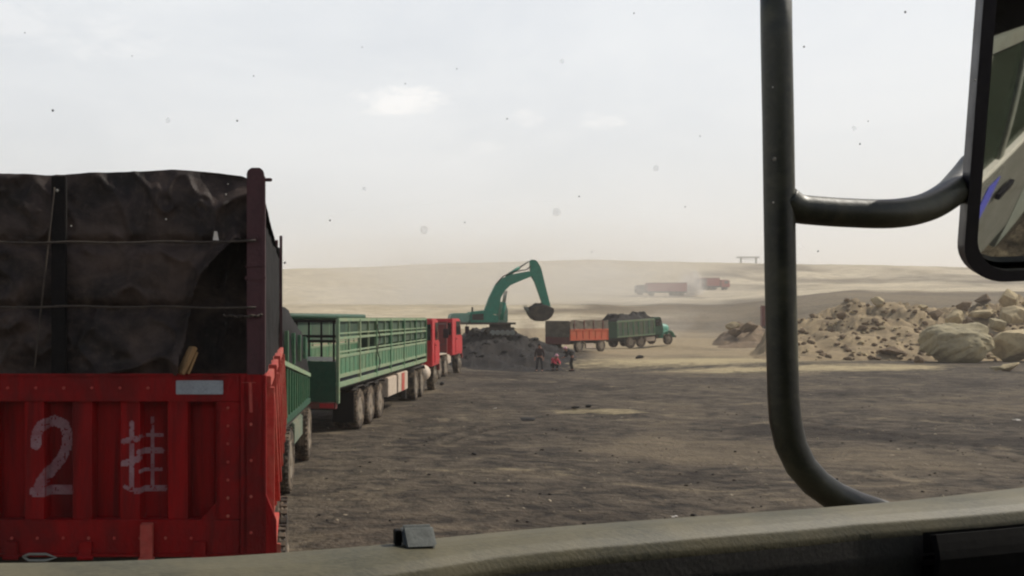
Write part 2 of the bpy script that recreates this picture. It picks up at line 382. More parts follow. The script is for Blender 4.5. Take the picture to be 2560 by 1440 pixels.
# ================================================================== terrain
def skyline(u):
    return np.interp(u, [-3000, 300, 710, 900, 1050, 1340, 1480, 1600, 1700, 1850, 2000, 2200, 2400, 2700, 4000], [690, 680, 672, 668, 661, 653, 649, 653, 655, 658, 660, 663, 668, 672, 690])
def terrain(phi, r):
    """Ground height at bearing phi (0 = ahead, + = right) and range r."""
    ph = np.clip(phi, -1.0, 1.0); u = CX + F * np.tan(ph); D = r * np.cos(ph)
    x = r * np.sin(phi); y = r * np.cos(phi)
    zs = H - (skyline(u) - CY) / F * 620
    rt = sstep(1750, 2150, u)
    prof_l = np.interp(D, [0, 92, 115, 160, 200, 240, 285, 330, 420, 520, 620, 760, 2600], [0, 0, .45, 2.3, 4.9, 6.6, 9.9, 14.2, 21, 29, 1, 1, 1])
    prof_r = np.interp(D, [0, 84, 110, 150, 190, 240, 285, 330, 420, 520, 620, 760, 2600], [0, .1, 1.7, 5.6, 8.2, 9.2, 11.0, 14.6, 21, 29, 1, 1, 1])
    z = prof_l * (1 - rt) + prof_r * rt
    sc = sstep(300, 620, D)
    z = np.where(D < 520, z, 29) * (1 - sc) + zs * sc
    z = np.where(D > 620, zs - (D - 620) * .004, z)
    far = sstep(90, 260, D)
    z = z + far * (fbm(x / 60, y / 60, 3) * 2.4 + fbm(x / 14, y / 14, 5) * .7) * (1 - .75 * sstep(520, 620, D))
    z = np.minimum(z, H + (CY - skyline(u) - 1.5 * fbm(u / 60, u * 0 + .5, 71)) / F * D)
    z = z + .05 * fbm(x / 6, y / 6, 8, 4) * sstep(6, 14, r) + .035 * fbm(x / .9, y / 1.2, 9, 4)
    z = z + sstep(60, 100, D) * (1 - far) * .25 * fbm(x / 7, y / 7, 31)
    z = z + .36 * np.exp(-(((x - 34.6) / 3.2) ** 2 + ((y - 86.8) / 3.0) ** 2))
    z = z - .46 * np.exp(-(((x - 15.6) / 7.5) ** 2 + ((y - 57) / 6) ** 2))
    return z
TRACKS = []
def track(pts, w, off): TRACKS.append((np.array([(P(px, py, F * H / (py - CY)).x, F * H / (py - CY)) for px, py in pts]), w, off))
track([(2700, 1196), (2560, 1158), (2420, 1132), (2280, 1112), (2120, 1090), (1980, 1060)], .07, 0)
track([(2700, 1172), (2560, 1138), (2420, 1114), (2280, 1096), (2120, 1076), (1980, 1044)], .07, 0)
track([(2620, 1010), (2300, 985), (2000, 965), (1700, 950)], .12, 0)
track([(2620, 1040), (2300, 1008), (2000, 982), (1700, 962)], .12, 0)
track([(1000, 1120), (1110, 1085), (1190, 1064)], .07, 0)
track([(1110, 1108), (1170, 1085), (1240, 1066)], .06, 0)
def tracks(x, y):
    s = np.zeros_like(x)
    for pts, w, _ in TRACKS:
        for a, b in zip(pts[:-1], pts[1:]):
            d = b - a; t = np.clip(((x - a[0]) * d[0] + (y - a[1]) * d[1]) / (d @ d), 0, 1)
            s = np.maximum(s, np.exp(-(((x - a[0] - t * d[0]) ** 2 + (y - a[1] - t * d[1]) ** 2) / w ** 2)))
    return s
def zone(phi, r):
    ph = np.clip(phi, -1.0, 1.0); u = CX + F * np.tan(ph); D = r * np.cos(ph); x = r * np.sin(phi); y = r * np.cos(phi)
    coal = 1 - sstep(36, 96, D + 20 * fbm(x / 9, y / 12, 41) + 7 * fbm(x / 2.5, y / 2.5, 43) - 6 * sstep(1900, 2300, u))
    coal = np.maximum(coal, .95 * (1 - sstep(1420, 1560, u)) * (1 - sstep(72, 100, D)))
    coal = np.maximum(coal, (.58 + .52 * sstep(1600, 2050, u) + .45 * fbm(x / 26, y / 12, 44)) * sstep(104, 120, D) * (1 - sstep(205 - 40 * sstep(1900, 2300, u) , 262 - 60 * sstep(1750, 2300, u), D)) * sstep(1330, 1520, u))
    coal = np.maximum(coal, .7 * np.exp(-((D - 178) / 14) ** 2) * sstep(900, 1400, u))
    coal = np.maximum(coal, (.42 + .6 * fbm(x / 40, y / 22, 49)) * sstep(250, 320, D) * (1 - sstep(420, 600, D)) * sstep(1500, 1900, u))
    coal = np.maximum(coal, (.30 + .5 * fbm(x / 70, y / 45, 47)) * sstep(330, 520, D) * sstep(1250, 1500, u))
    coal = np.maximum(coal, .8 * np.exp(-((D - 268) / 11) ** 2) * sstep(1450, 1600, u) * (1 - sstep(1880, 1960, u)))
    lite = 1 - sstep(.5, 1.0, np.sqrt(((x - 8.9) / 1.9) ** 2 + ((y - 28.2) / 1.3) ** 2))
    lite = np.maximum(.55 * lite, .3 * (1 - sstep(.4, 1.0, np.sqrt(((x - 4.2) / 3.2) ** 2 + ((y - 17.3) / 1.0) ** 2))))
    lite = np.maximum(lite, .9 * np.exp(-(((x - 26) / 11) ** 2 + ((y - 62) / 5) ** 2)))
    lite = np.maximum(lite, .8 * np.exp(-((D - 52 - 3 * fbm(x / 8, y * 0, 55)) / 4.5) ** 2) * sstep(1500, 1800, u) * (1 - sstep(2300, 2450, u)))
    return np.clip(coal, 0, 1), np.clip(lite, 0, 1), tracks(x, y) * (r < 60)
def build_terrain():
    fine = np.arange(-21, 41, .115); ph = np.concatenate([np.arange(-180, -21, 3.0), fine, np.arange(41, 180, 3.0)])
    ph = np.radians(ph); n = len(ph)
    rs = [1.0, 2, 3.5, 5, 6.5, 8]
    while rs[-1] < 900: rs.append(rs[-1] * (1.0125 if rs[-1] < 700 else 1.03))
    rs += [1100, 1500, 2200, 3600]
    rs = np.array(rs); split = int(np.searchsorted(rs, 135))
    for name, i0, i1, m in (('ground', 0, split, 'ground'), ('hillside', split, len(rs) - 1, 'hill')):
        rr = rs[i0:i1 + 1]; PH, RR = np.meshgrid(ph, rr)
        z = terrain(PH, RR); co_, li, tr = zone(PH, RR)
        z = z - .05 * tr
        v = np.stack([RR * np.sin(PH), RR * np.cos(PH), z], -1).reshape(-1, 3)
        k = np.arange(len(rr) - 1)[:, None] * n; j = np.arange(n)[None, :]; jn = (j + 1) % n
        f = np.stack([k + j, k + n + j, k + n + jn, k + jn], -1).reshape(-1, 4)[:, ::-1]
        me = bpy.data.meshes.new(name)
        vv = v.tolist(); ff = f.tolist()
        if i0 == 0: vv.append((0, 0, 0)); c = len(vv) - 1; ff += [(c, (q + 1) % n, q) for q in range(n)]
        me.from_pydata(vv, [], ff); me.update(); me.shade_smooth()
        at = me.color_attributes.new('zone', 'FLOAT_COLOR', 'POINT')
        col = np.ones((len(vv), 4), np.float32); q = len(v)
        col[:q, 0] = co_.ravel(); col[:q, 1] = li.ravel(); col[:q, 2] = tr.ravel(); col[q:] = (1, 0, 0, 1)
        at.data.foreach_set('color', col.ravel())
        me.materials.append(M[m]); o = bpy.data.objects.new(name, me); COL.objects.link(o)
        tag(o, {'ground': 'black coal yard ground with tan earth patches and tyre tracks', 'hillside': 'pale bare hillside rising behind the coal yard'}[name], {'ground': 'ground', 'hillside': 'hill'}[name], kind='structure')
build_terrain()
def gz(x, y): return float(terrain(np.array([math.atan2(x, y)]), np.array([math.hypot(x, y)]))[0])
def G(px, py, D=None):
    """Where the sight line through (px, py) meets the terrain."""
    if D is None:
        d = np.geomspace(5, 700, 500); x = (px - CX) / F * d; z = H - (py - CY) / F * d
        under = np.nonzero(z <= terrain(np.arctan2(x, d), np.hypot(x, d)))[0]
        D = float(d[under[0]]) if len(under) else 700.0
    p = P(px, py, D); return Vector((p.x, p.y, gz(p.x, p.y)))

# haze: dusty air over the whole place
hz = MB().b2(-4200, 4200, -4000, 4200, -60, 120)
hz = hz.build('haze', None or M['fleck'])
hz.data.materials.clear(); m = bpy.data.materials.new('dusty_air'); m.use_nodes = True
for x in list(m.node_tree.nodes): m.node_tree.nodes.remove(x)
ht = NT(m.node_tree); out = ht.n('ShaderNodeOutputMaterial'); pv = ht.n('ShaderNodeVolumePrincipled')
pv.inputs['Color'].default_value = (.86, .82, .76, 1); pv.inputs['Density'].default_value = HAZE; pv.inputs['Anisotropy'].default_value = .25
ht.l(pv.outputs[0], out.inputs['Volume']); hz.data.materials.append(m); tag(hz, 'pale dusty air over the yard', 'haze', kind='stuff')

# blown dust: soft puffs of denser air
def dust(name, label, c, size, dens, seed, col=(.9, .84, .76)):
    b = MB(); n = 14
    b.lathe([(math.sin(PI * k / n), -math.cos(PI * k / n)) for k in range(n + 1)], (0, 0, 0), 'z', 20)
    m = bpy.data.materials.new('blown_dust'); m.use_nodes = True
    for x in list(m.node_tree.nodes): m.node_tree.nodes.remove(x)
    t = NT(m.node_tree); out = t.n('ShaderNodeOutputMaterial'); pv = t.n('ShaderNodeVolumePrincipled')
    tc = t.n('ShaderNodeTexCoord'); ln = t.n('ShaderNodeVectorMath', operation='LENGTH'); t.l(tc.outputs['Object'], ln.inputs[0])
    fall = t.mul(1.0, ln.outputs['Value'], 'SUBTRACT')
    off = t.n('ShaderNodeVectorMath', operation='ADD'); off.inputs[1].default_value = (seed * 3.1, 0, 0); t.l(tc.outputs['Object'], off.inputs[0])
    ns = t.ramp(t.noise(off.outputs[0], 2.0, 5, .6, .6), .32, .72)
    t.l(t.mul(t.mul(t.ramp(fall, .0, .75), ns), dens), pv.inputs['Density']); pv.inputs['Color'].default_value = (*col, 1)
    t.l(pv.outputs[0], out.inputs['Volume'])
    try: m.cycles.volume_step_rate = .35
    except Exception: pass
    o = b.build(name, m, smooth=True); o.location = c; o.scale = size
    tag(o, label, 'dust', kind='stuff')

# ================================================================== heaps and rocks
def heap(name, label, cat, pts_top, D0, D1, base, material, amp=.35, seed=1, lump=1.6, nu=150, nv=50, end=.12):
    """A tipped heap: crest given as (px, height) pairs, lying between ranges D0 and D1."""
    us = np.array([p[0] for p in pts_top], float); hs = np.array([p[1] for p in pts_top], float)
    V = []
    DD, UU = np.meshgrid(np.linspace(D0, D1, nv + 1), np.linspace(us[0], us[-1], nu + 1), indexing='ij'); XX = (UU - CX) / F * DD
    GZ = terrain(np.arctan2(XX, DD), np.hypot(XX, DD))
    for j in range(nv + 1):
        d = D0 + (D1 - D0) * j / nv; t = j / nv
        sec = min(1, t / .55) if t < .55 else max(0, 1 - ((t - .55) / .45))
        sec = sec ** .85
        for i in range(nu + 1):
            u = us[0] + (us[-1] - us[0]) * i / nu
            x = (u - CX) / F * d
            e = min(1, min(i, nu - i) / nu / end)
            hgt = float(np.interp(u, us, hs)) * sec * e
            q = float(fbm(x / lump, d / lump, seed, 5)); q2 = float(fbm(x / (lump * .3), d / (lump * .3), seed + 5, 3))
            z = float(GZ[j, i]) - .12 + hgt * (1 + .35 * q) + amp * (q + .5 * q2) * (sec * e) ** .5
            V.append((x + .5 * amp * q2, d + .6 * amp * q, z))
    Fc = [(j * (nu + 1) + i, j * (nu + 1) + i + 1, (j + 1) * (nu + 1) + i + 1, (j + 1) * (nu + 1) + i) for j in range(nv) for i in range(nu)]
    b = MB(); b.add(V, Fc); o = b.build(name, material, angle=55)
    tag(o, label, cat); return o
def rock_mesh(r, seed, cuts=18, lo=.42, hi=.84, sub=4, nz=.16):
    rnd = random.Random(seed); bm = bmesh.new(); bmesh.ops.create_icosphere(bm, subdivisions=sub, radius=1)
    planes = []
    for k in range(cuts):
        n = Vector((rnd.gauss(0, 1), rnd.gauss(0, 1), rnd.gauss(0, 1))).normalized(); planes.append((n, rnd.uniform(lo, hi)))
    for v in bm.verts:
        for n, d in planes:
            e = v.co.dot(n) - d
            if e > 0: v.co -= n * e * .97
    vs = np.array([v.co for v in bm.verts])
    nn = fbm(vs[:, 0] * 2 + seed * 3.7, vs[:, 1] * 2 + vs[:, 2] * 1.7, seed, 4)
    nm = fbm(vs[:, 0] * 6 + seed, vs[:, 1] * 6 + vs[:, 2] * 5, seed + 3, 3)
    for v, q, q2 in zip(bm.verts, nn, nm): v.co = v.co * (1 + nz * q + nz * .28 * q2)
    vs = [Vector((v.co.x * r[0], v.co.y * r[1], v.co.z * r[2])) for v in bm.verts]; fs = [[v.index for v in f.verts] for f in bm.faces]; bm.free()
    return MB().add(vs, fs)
def rock(label, c, r, seed, material, rot=0, group=None, name='boulder', cat='boulder', **kw):
    o = rock_mesh(r, seed, **kw).build(name, material, angle=20); o.location = c; o.rotation_euler = (random.uniform(-.3, .3), random.uniform(-.25, .25), rot)
    return tag(o, label, cat, group)
# ================================================================== red trailer seen from behind (nearest)
TY = 6.667
def X1(px): return (px - CX) / 360.0
def Z1(py): return H - (py - CY) / 360.0
XL, XR, TF = X1(-215), X1(664), 13.4
rt = thing('red_trailer', 'red trailer with 2 挂 painted on its tailgate under a dark tarpaulin', 'trailer', (0, TY, 0))
def tb(): return MB()
# tailgate: corrugated panel in a frame
def rib(x):      # depth of the pressed panel behind the frame face; ribs every 0.333 m
    p = (x - X1(84)) / (120 / 360.0); p = abs(p - round(p)) * 120
    return .125 - .105 * (1 - (lambda q: q * q * (3 - 2 * q))(min(1, max(0, (p - 24) / 8))))
xs = []
k = -3
while True:
    c = X1(84) + k * 120 / 360
    if c > XR: break
    xs += [c + d / 360 for d in (-60, -33, -31, -28, -26, -24, 0, 24, 26, 28, 31, 33)]; k += 1
xs = [x for x in xs if XL + .15 < x < X1(545)]
b = MB(); zs_ = [Z1(1305) + (Z1(1000) - Z1(1305)) * i / 12 for i in range(13)]
b.add([(x, rib(x) + .006 * math.sin(x * 7 + z * 5), z) for z in zs_ for x in xs], [(j * len(xs) + i, j * len(xs) + i + 1, (j + 1) * len(xs) + i + 1, (j + 1) * len(xs) + i) for j in range(12) for i in range(len(xs) - 1)])
tg = b.build('tailgate', M['red_panel'], rt, angle=25)
fr = MB()
fr.b2(XL, X1(600), .0, .09, Z1(1004), Z1(938)).b2(XL, X1(600), .0, .09, Z1(1384), Z1(1300))
fr.b2(X1(541), X1(600), .001, .088, Z1(1299), Z1(1005)).b2(XL, XL + .16, .001, .088, Z1(1299), Z1(1005))
fr.add([(X1(541), -.004, Z1(1300)), (X1(500), -.004, Z1(1300)), (X1(541), -.004, Z1(1255)), (X1(541), .02, Z1(1300)), (X1(500), .02, Z1(1300)), (X1(541), .02, Z1(1255))], [(0, 1, 2), (3, 5, 4), (0, 3, 4, 1), (1, 4, 5, 2), (2, 5, 3, 0)])
fr.b2(XL, X1(655), -.012, .02, Z1(941), Z1(934)).b2(XL, X1(655), -.02, .03, Z1(1391), Z1(1383))
fr.b2(X1(541), X1(546), -.006, .0, Z1(1295), Z1(1008))
fr.build('tailgate_frame', M['red_shade'], tg, bev=.006)
def dist_poly(x, y, pts):
    m = 1e9
    for (ax, ay), (bx, by) in zip(pts[:-1], pts[1:]):
        dx, dy = bx - ax, by - ay; t = max(0, min(1, ((x - ax) * dx + (y - ay) * dy) / (dx * dx + dy * dy + 1e-9)))
        m = min(m, math.hypot(x - ax - t * dx, y - ay - t * dy))
    return m
two = [[(88, 1112), (90, 1085), (102, 1064), (126, 1055), (150, 1066), (160, 1092), (157, 1122), (143, 1152), (120, 1180), (100, 1206), (90, 1228)], [(82, 1231), (168, 1231)]]
gua = [[(328, 1056), (328, 1226), (312, 1218)], [(308, 1104), (342, 1098)], [(308, 1160), (344, 1148)],
       [(374, 1050), (374, 1132)], [(348, 1092), (400, 1092)], [(346, 1132), (398, 1132)], [(374, 1140), (374, 1226)], [(350, 1180), (396, 1180)], [(340, 1228), (405, 1228)]]
def lettering(strokes, ws, x0, x1, y0, y1):
    b = MB(); st = 3.0; nx = int((x1 - x0) / st); ny = int((y1 - y0) / st)
    def fn(u, v):
        px = x0 + (x1 - x0) * u; py = y1 - (y1 - y0) * v; x = X1(px); z = Z1(py)
        return (x, rib(x) + .006 * math.sin(x * 7 + z * 5) - .004, z)
    def keep(u, v):
        px = x0 + (x1 - x0) * u; py = y1 - (y1 - y0) * v
        if vnoise(px / 4, py / 7, 3) > .85 or vnoise(px / 2, py / 2, 4) > .94: return False
        return any(dist_poly(px, py, s) < w for s, w in zip(strokes, ws))
    b.grid(fn, nx, ny, keep)
    return b.build('lettering', M['white_paint'], tg)
lettering(two, [13, 12], 60, 190, 1035, 1250); lettering(gua, [5, 7, 8, 4.5, 5, 7, 4.5, 4.5, 8], 295, 412, 1040, 1242)
MB().b2(X1(440), X1(558), -.008, .0, Z1(986), Z1(951)).build('plate', M['grey_plate'], tg, bev=.003)
lt = MB().b2(X1(354), X1(384), -.075, -.0, Z1(1396), Z1(1306)).b2(X1(350), X1(388), -.09, -.02, Z1(1404), Z1(1388)).tube([(X1(356), -.06, Z1(1312)), (X1(382), -.06, Z1(1312))], .014, 10)
lt.build('latch', M['red_dusty'], tg, bev=.006)
MB().tube([(X1(60), -.02, Z1(1390)), (X1(78), -.05, Z1(1381)), (X1(120), -.05, Z1(1381)), (X1(142), -.02, Z1(1392)), (X1(120), -.06, Z1(1396)), (X1(78), -.06, Z1(1396)), (X1(60), -.02, Z1(1390))], .009, 8).build('shackle', M['steel_grey'], tg, smooth=True)
MB().b2(X1(604), X1(640), -.03, -.005, Z1(955), Z1(962) + .015).tube([(X1(626), -.02, Z1(955)), (X1(628), -.03, Z1(1030))], .012, 8).build('hinge', M['red_dusty'], tg, bev=.003)
bo_ = MB()
for px_, py_ in [(570, y) for y in range(1020, 1300, 45)] + [(x, 1345) for x in range(30, 540, 64)] + [(x, 970) for x in range(20, 430, 70)] + [(628, y) for y in (1060, 1150, 1240, 1330)]:
    bo_.lathe([(.011, 0), (.011, -.008), (.007, -.013), (0, -.013)], (X1(px_), -.002 - (.02 if px_ == 628 else 0), Z1(py_)), 'y', 8)
o_ = bo_.build('bolts', M['red_dusty'], tg); o_['kind'] = 'stuff'
for px_ in (30, 215, 500):
    MB().b2(X1(px_ - 16), X1(px_ + 16), -.03, .0, Z1(1398), Z1(1352)).tube([(X1(px_ - 20), -.03, Z1(1392)), (X1(px_ + 20), -.03, Z1(1392))], .016, 8).build('hinge', M['red_shade'], tg, bev=.004)
# corner of the body below the post
cb = MB().b2(X1(601), X1(657), -.02, .12, Z1(1384), Z1(938)).b2(X1(657), X1(665), -.025, .12, Z1(1384), Z1(938)).b2(X1(612), X1(616), -.026, -.02, Z1(1380), Z1(945))
cb.build('corner_pillar', M['red_shade'], rt, bev=.006)
# upright posts
po = MB().prism([(X1(617), Z1(936)), (X1(660), Z1(936)), (X1(660), Z1(432)), (X1(656), Z1(424)), (X1(648), Z1(420)), (X1(630), Z1(420)), (X1(622), Z1(424)), (X1(617), Z1(432))], -.02, .1, 'xz')
po.tube([(X1(655), .03, Z1(448)), (X1(680), .03, Z1(448))], .014, 8).tube([(X1(636), -.05, Z1(594)), (X1(636), -.02, Z1(594))], .024, 10).b2(X1(612), X1(664), -.03, .11, Z1(700), Z1(690)).b2(X1(612), X1(664), -.03, .11, Z1(668), Z1(664))
po.b2(X1(652), X1(663), -.026, .1, Z1(936), Z1(440))
po.build('post', M['red_post'], rt, bev=.008)
MB().b2(X1(128), X1(164), -.0, .05, Z1(936), Z1(440)).tube([(X1(145), -.02, Z1(474)), (X1(145), .02, Z1(474))], .02, 10).build('post', M['tarp_dark'], rt, bev=.006)
# floor, headboard and far side wall, mostly hidden
MB().b2(XL + .03, XR - .03, .1, TF - TY, Z1(1384), Z1(1384) + .1).build('deck', M['chassis'], rt)
MB().b2(XL, XR - .02, TF - TY - .06, TF - TY, Z1(1384), 3.73).build('headboard', M['chassis'], rt)
MB().b2(XL, XL + .06, .1, TF - TY - .07, Z1(1384), 2.36).build('side_panel', M['red_shade'], rt)
# right side: lower wall with upright stakes and gussets
sp = MB().b2(XR - .05, XR - .012, .12, TF - TY - .07, Z1(1384), 2.33)
sp.b2(XR - .012, XR + .035, .12, TF - TY, 2.26, 2.34).b2(XR - .012, XR + .03, .12, TF - TY, 1.1, 1.2)
sp.build('side_panel', M['red_dusty'], rt, bev=.005)
for i in range(8):
    y = .25 + i * .9
    g = MB().b2(XR - .01, XR + .055, y, y + .08, 1.22, 2.25 + (.12 if i in (1, 3) else 0)).bar((XR + .03, y + .1, 2.2), (XR + .06, y + .75, 1.3), .05, .04)
    g.build('stake', M['red_dusty'], rt, bev=.004)
# flared skirt plate at the rear right corner
MB().prism([(X1(657), Z1(1216)), (X1(691), Z1(1300)), (X1(692), Z1(1386)), (X1(657), Z1(1386))], -.02, .03, 'xz').build('skirt_plate', M['red_panel'], rt, bev=.004)
MB().b2(X1(640), X1(690), .05, 1.3, Z1(1386), Z1(1386) + .03).b2(X1(660), X1(700), .35, .38, .55, 1.1).build('mudguard', M['red_dusty'], rt, bev=.004)
for y in (1.25, 2.5): 
    for x in (XR - .16, XL + .3): wheel(rt, x + (.16 if x > -1 else 0), y, 1 if x > -1 else -1, .52, .27)
for x in (XL + .45, XR - .5): MB().b2(x - .05, x + .05, .2, TF - TY, .8, 1.1).build('chassis_rail', M['chassis'], rt)
MB().b2(XL + .3, XR - .3, .25, .4, .75, 1.05).build('crossmember', M['chassis'], rt)
MB().tube([(-1.5, TF - TY - .1, .95), (-1.25, TF - TY + 1.3, .9)], .06).build('drawbar', M['chassis'], rt)

# ---- tarpaulin over its load: rear sheet, roof and right side, in one crumpled cloth
def ztop(px): return float(np.interp(px, [-240, 0, 100, 200, 300, 420, 520, 600, 625], [Z1(432), Z1(428), Z1(430), Z1(424), Z1(420), Z1(413), Z1(419), Z1(428), Z1(440)]))
def fold(x, z):
    f = fbm(x * 2.2 + z * 1.3, z * 2.0 - x * .9, 61, 5); g = 1 - abs(fbm(x * 1.4 - z * 1.1, z * 1.2 + x * .4, 77, 3)) * 2
    g2 = 1 - abs(fbm(x * 2.6 + z * 2.2, z * 1.5 - x * 1.8, 78, 3)) * 2.4
    return float(.05 * f + .075 * max(g, 0) ** 3 + .035 * max(g2, 0) ** 4)
hole = [(590, 596), (545, 640), (505, 682), (478, 745), (470, 800), (462, 850), (447, 900), (446, 945), (640, 945), (640, 590)]
def inside(px, py, poly):
    c = False
    for (ax, ay), (bx, by) in zip(poly, poly[1:] + poly[:1]):
        if (ay > py) != (by > py) and px < (bx - ax) * (py - ay) / (by - ay) + ax: c = not c
    return c
b = MB()
def rear(u, v):
    px = -215 + 842 * u; z0 = Z1(938); zt = ztop(px); z = z0 + (zt - z0) * v; x = X1(px); py = CY - (z - H) * 360
    e = min([dist_poly(px, py, hole[:8])])
    curl = .10 * math.exp(-(e / 22) ** 2) if px < 640 else 0
    tie = .05 * (math.exp(-((py - 606) / 16) ** 2) + math.exp(-((py - 772) / 16) ** 2)) * (1 if px < 560 else .3)
    return (x, TY + .1 - fold(x, z) - curl + tie + .10 * v ** 6, z)
b.grid(rear, 170, 100, lambda u, v: not inside(-215 + 842 * u, CY - ((Z1(938) + (ztop(-215 + 842 * u) - Z1(938)) * v) - H) * 360, hole))
def roof(u, v):
    px = -215 + 872 * u; x = X1(px); y = TY + .2 + (TF - TY - .3) * v
    return (x, y, ztop(min(px, 625)) - .02 + .1 * math.sin(PI * u) * min(1, v * 4) + .04 * float(fbm(x * 2, y * 1.2, 88)) - .10 * (1 if u > .985 else 0))
b.grid(roof, 50, 50)
def side(u, v):
    y = TY + .12 + (TF - TY - .1) * u
    zt = 3.44 + .06 * float(fbm(y * 1.6, 0, 91)) + .12 * u + (.3 * max(0, 1 - u * 14))
    z = 2.3 + (zt - 2.3) * v
    return (XR - .03 + .025 * float(fbm(y * 1.7, z * 2, 93, 4)) + .015 * math.sin(y * 6), y, z)
sb = MB().grid(side, 90, 24)
def inn(u, v):
    y = TY + .15 + (TF - TY - .2) * u; return (XR - .075 + .01 * math.sin(y * 3), y, 2.3 + 1.42 * v)
sb.grid(inn, 30, 6)
b.grid(lambda u, v: (XL + .02 + .02 * math.sin(u * 30), TY + .1 + (TF - TY - .15) * u, 2.3 + 1.44 * v), 30, 6)
b.grid(lambda u, v: (X1(400 + 240 * u), TY + .34 + .05 * float(fbm(u * 3, v * 4, 15)) + .1 * u, 2.3 + 1.44 * v), 24, 24)
tp = b.build('tarpaulin', M['tarp'], None, smooth=True); tag(tp, 'crumpled black tarpaulin roped over the load of the nearest red trailer', 'tarpaulin')
sb.build('side_sheet', M['tarp_dark'], tp, smooth=True)
def ropeline(py, x0, x1, sag, n=26): return [(X1(x0 + (x1 - x0) * i / n), TY - .055 - .012 * math.sin(i * 1.7), Z1(py + sag * math.sin(PI * i / n) + 1.5 * math.sin(i * .9))) for i in range(n + 1)]
for py, x0, x1, sag in ((604, -215, 640, 4), (770, -215, 640, -3), (788, 560, 655, 3)):
    o = MB().tube(ropeline(py, x0, x1, sag), .009, 6).build('rope', M['rope'], tp, smooth=True)
MB().tube([(X1(140 - 2 * i), TY - .04, Z1(470 + i * 18)) for i in range(26)], .006, 6).build('rope', M['rope'], tp, smooth=True)
# plank pushed in at the corner
pk = MB().bar((X1(452), TY - .03, Z1(934)), (X1(482), TY + .03, Z1(868)), .085, .03).bar((X1(470), TY - .02, Z1(934)), (X1(491), TY + .02, Z1(880)), .03, .02).build('wooden_plank', M['wood'], None, bev=.004)
tag(pk, 'short splintered wooden plank standing on the red tailgate rail', 'plank')
cl = MB().grid(lambda u, v: (X1(534 + 14 * u * (1 - v * .6) + 4 * v), TY - .06 + .02 * u, Z1(602 - 22 * v)), 4, 6).build('sky_gap_sliver', M['litter'], tp, solid=.003)  # added white sliver, stands in for sky showing through a tarp hole
# ragged flap and stakes at the far front end of the trailer
fl = MB().grid(lambda u, v: (XR - .04 + .05 * float(fbm(u * 3, v * 4, 12)) + .004 * u, TF - .05 + .35 * u, 2.2 + (1.45 + .1 * math.sin(u * 9)) * v), 12, 20).build('front_flap', M['tarp_dark'], tp, solid=.01)
for dx, dz in ((-.06, 3.84), (.0, 3.9), (-.14, 3.7)):
    MB().b2(XR + dx - .02, XR + dx + .02, TF - TY + .02, TF - TY + .07, 1.2, dz).build('post', M['red_post'], rt)

# ================================================================== generic lorry pieces
def cabover(root, y0, y1, w, zb, zt, paint, dark, mirror=True, seat=True):
    """A flat-fronted cab between y0 (back) and y1 (front); shell, doors, windows, bumper, lamps, mirrors."""
    L = y1 - y0; h = zt - zb; hw = w / 2
    prof = [(y0, zb), (y1 - .02, zb), (y1 + .02, zb + h * .42), (y1 - L * .08, zb + h * .56), (y1 - L * .22, zt - .06), (y1 - L * .3, zt), (y0 + .06, zt), (y0, zt - .08)]
    cab = MB().prism(prof, -hw, hw, 'yz').build('cab', paint, root, bev=.035, angle=35)
    for s in (-1, 1):
        x = s * (hw + .004)
        d = MB().prism([(y0 + L * .3, zb + .12), (y1 - .12, zb + .12), (y1 - .1, zb + h * .5), (y0 + L * .3, zb + h * .5)], min(x, x + s * .02), max(x, x + s * .02), 'yz').build('door', paint, cab, bev=.01)
        MB().prism([(y0 + L * .36, zb + h * .55), (y1 - L * .14, zb + h * .55), (y1 - L * .27, zt - .14), (y0 + L * .36, zt - .14)], min(x, x + s * .012), max(x, x + s * .012), 'yz').build('window', M['glass'], cab)
        MB().box((s * (hw + .03), y0 + L * .38, zb + h * .44), (.03, .16, .04)).build('handle', M['chassis'], cab)
        if mirror:
            m = MB().tube([(s * hw, y1 - L * .1, zt - .2), (s * (hw + .22), y1 + .05, zt - .2), (s * (hw + .22), y1 + .05, zb + h * .45), (s * hw, y1 - .05, zb + h * .42)], .018, 8)
            m.box((s * (hw + .24), y1 + .04, zb + h * .68), (.2, .06, .36)).build('mirror', M['black_plastic'], root, bev=.01)
        MB().box((s * (hw - .3), y1 + .05, zb + .12), (.36, .06, .18)).build('headlight', M['cream'], root, bev=.01)
    MB().add([(i * (hw - .12), y1 + .012 - L * .09 * k + .0, zb + h * (.58 + .33 * k)) for k in (0, 1) for i in (-1, 1)], [(0, 1, 3, 2)]).build('windscreen', M['glass'], cab, solid=.015)
    MB().b2(-hw - .01, hw + .01, y1 - .1, y1 + .12, zb - .22, zb + .04).build('bumper', dark, root, bev=.02)
    MB().b2(-hw + .05, hw - .05, y0 - .02, y0 + .05, zb + h * .55, zt - .2).build('rear_window', M['glass'], cab)
    return cab
def frame_rails(root, y0, y1, z=.85, gap=.42):
    for s in (-1, 1): MB().b2(s * gap - .04, s * gap + .04, y0, y1, z - .13, z + .13).build('chassis_rail', M['chassis'], root)

# ================================================================== green stake lorry just ahead of the trailer
a = R(5.6)
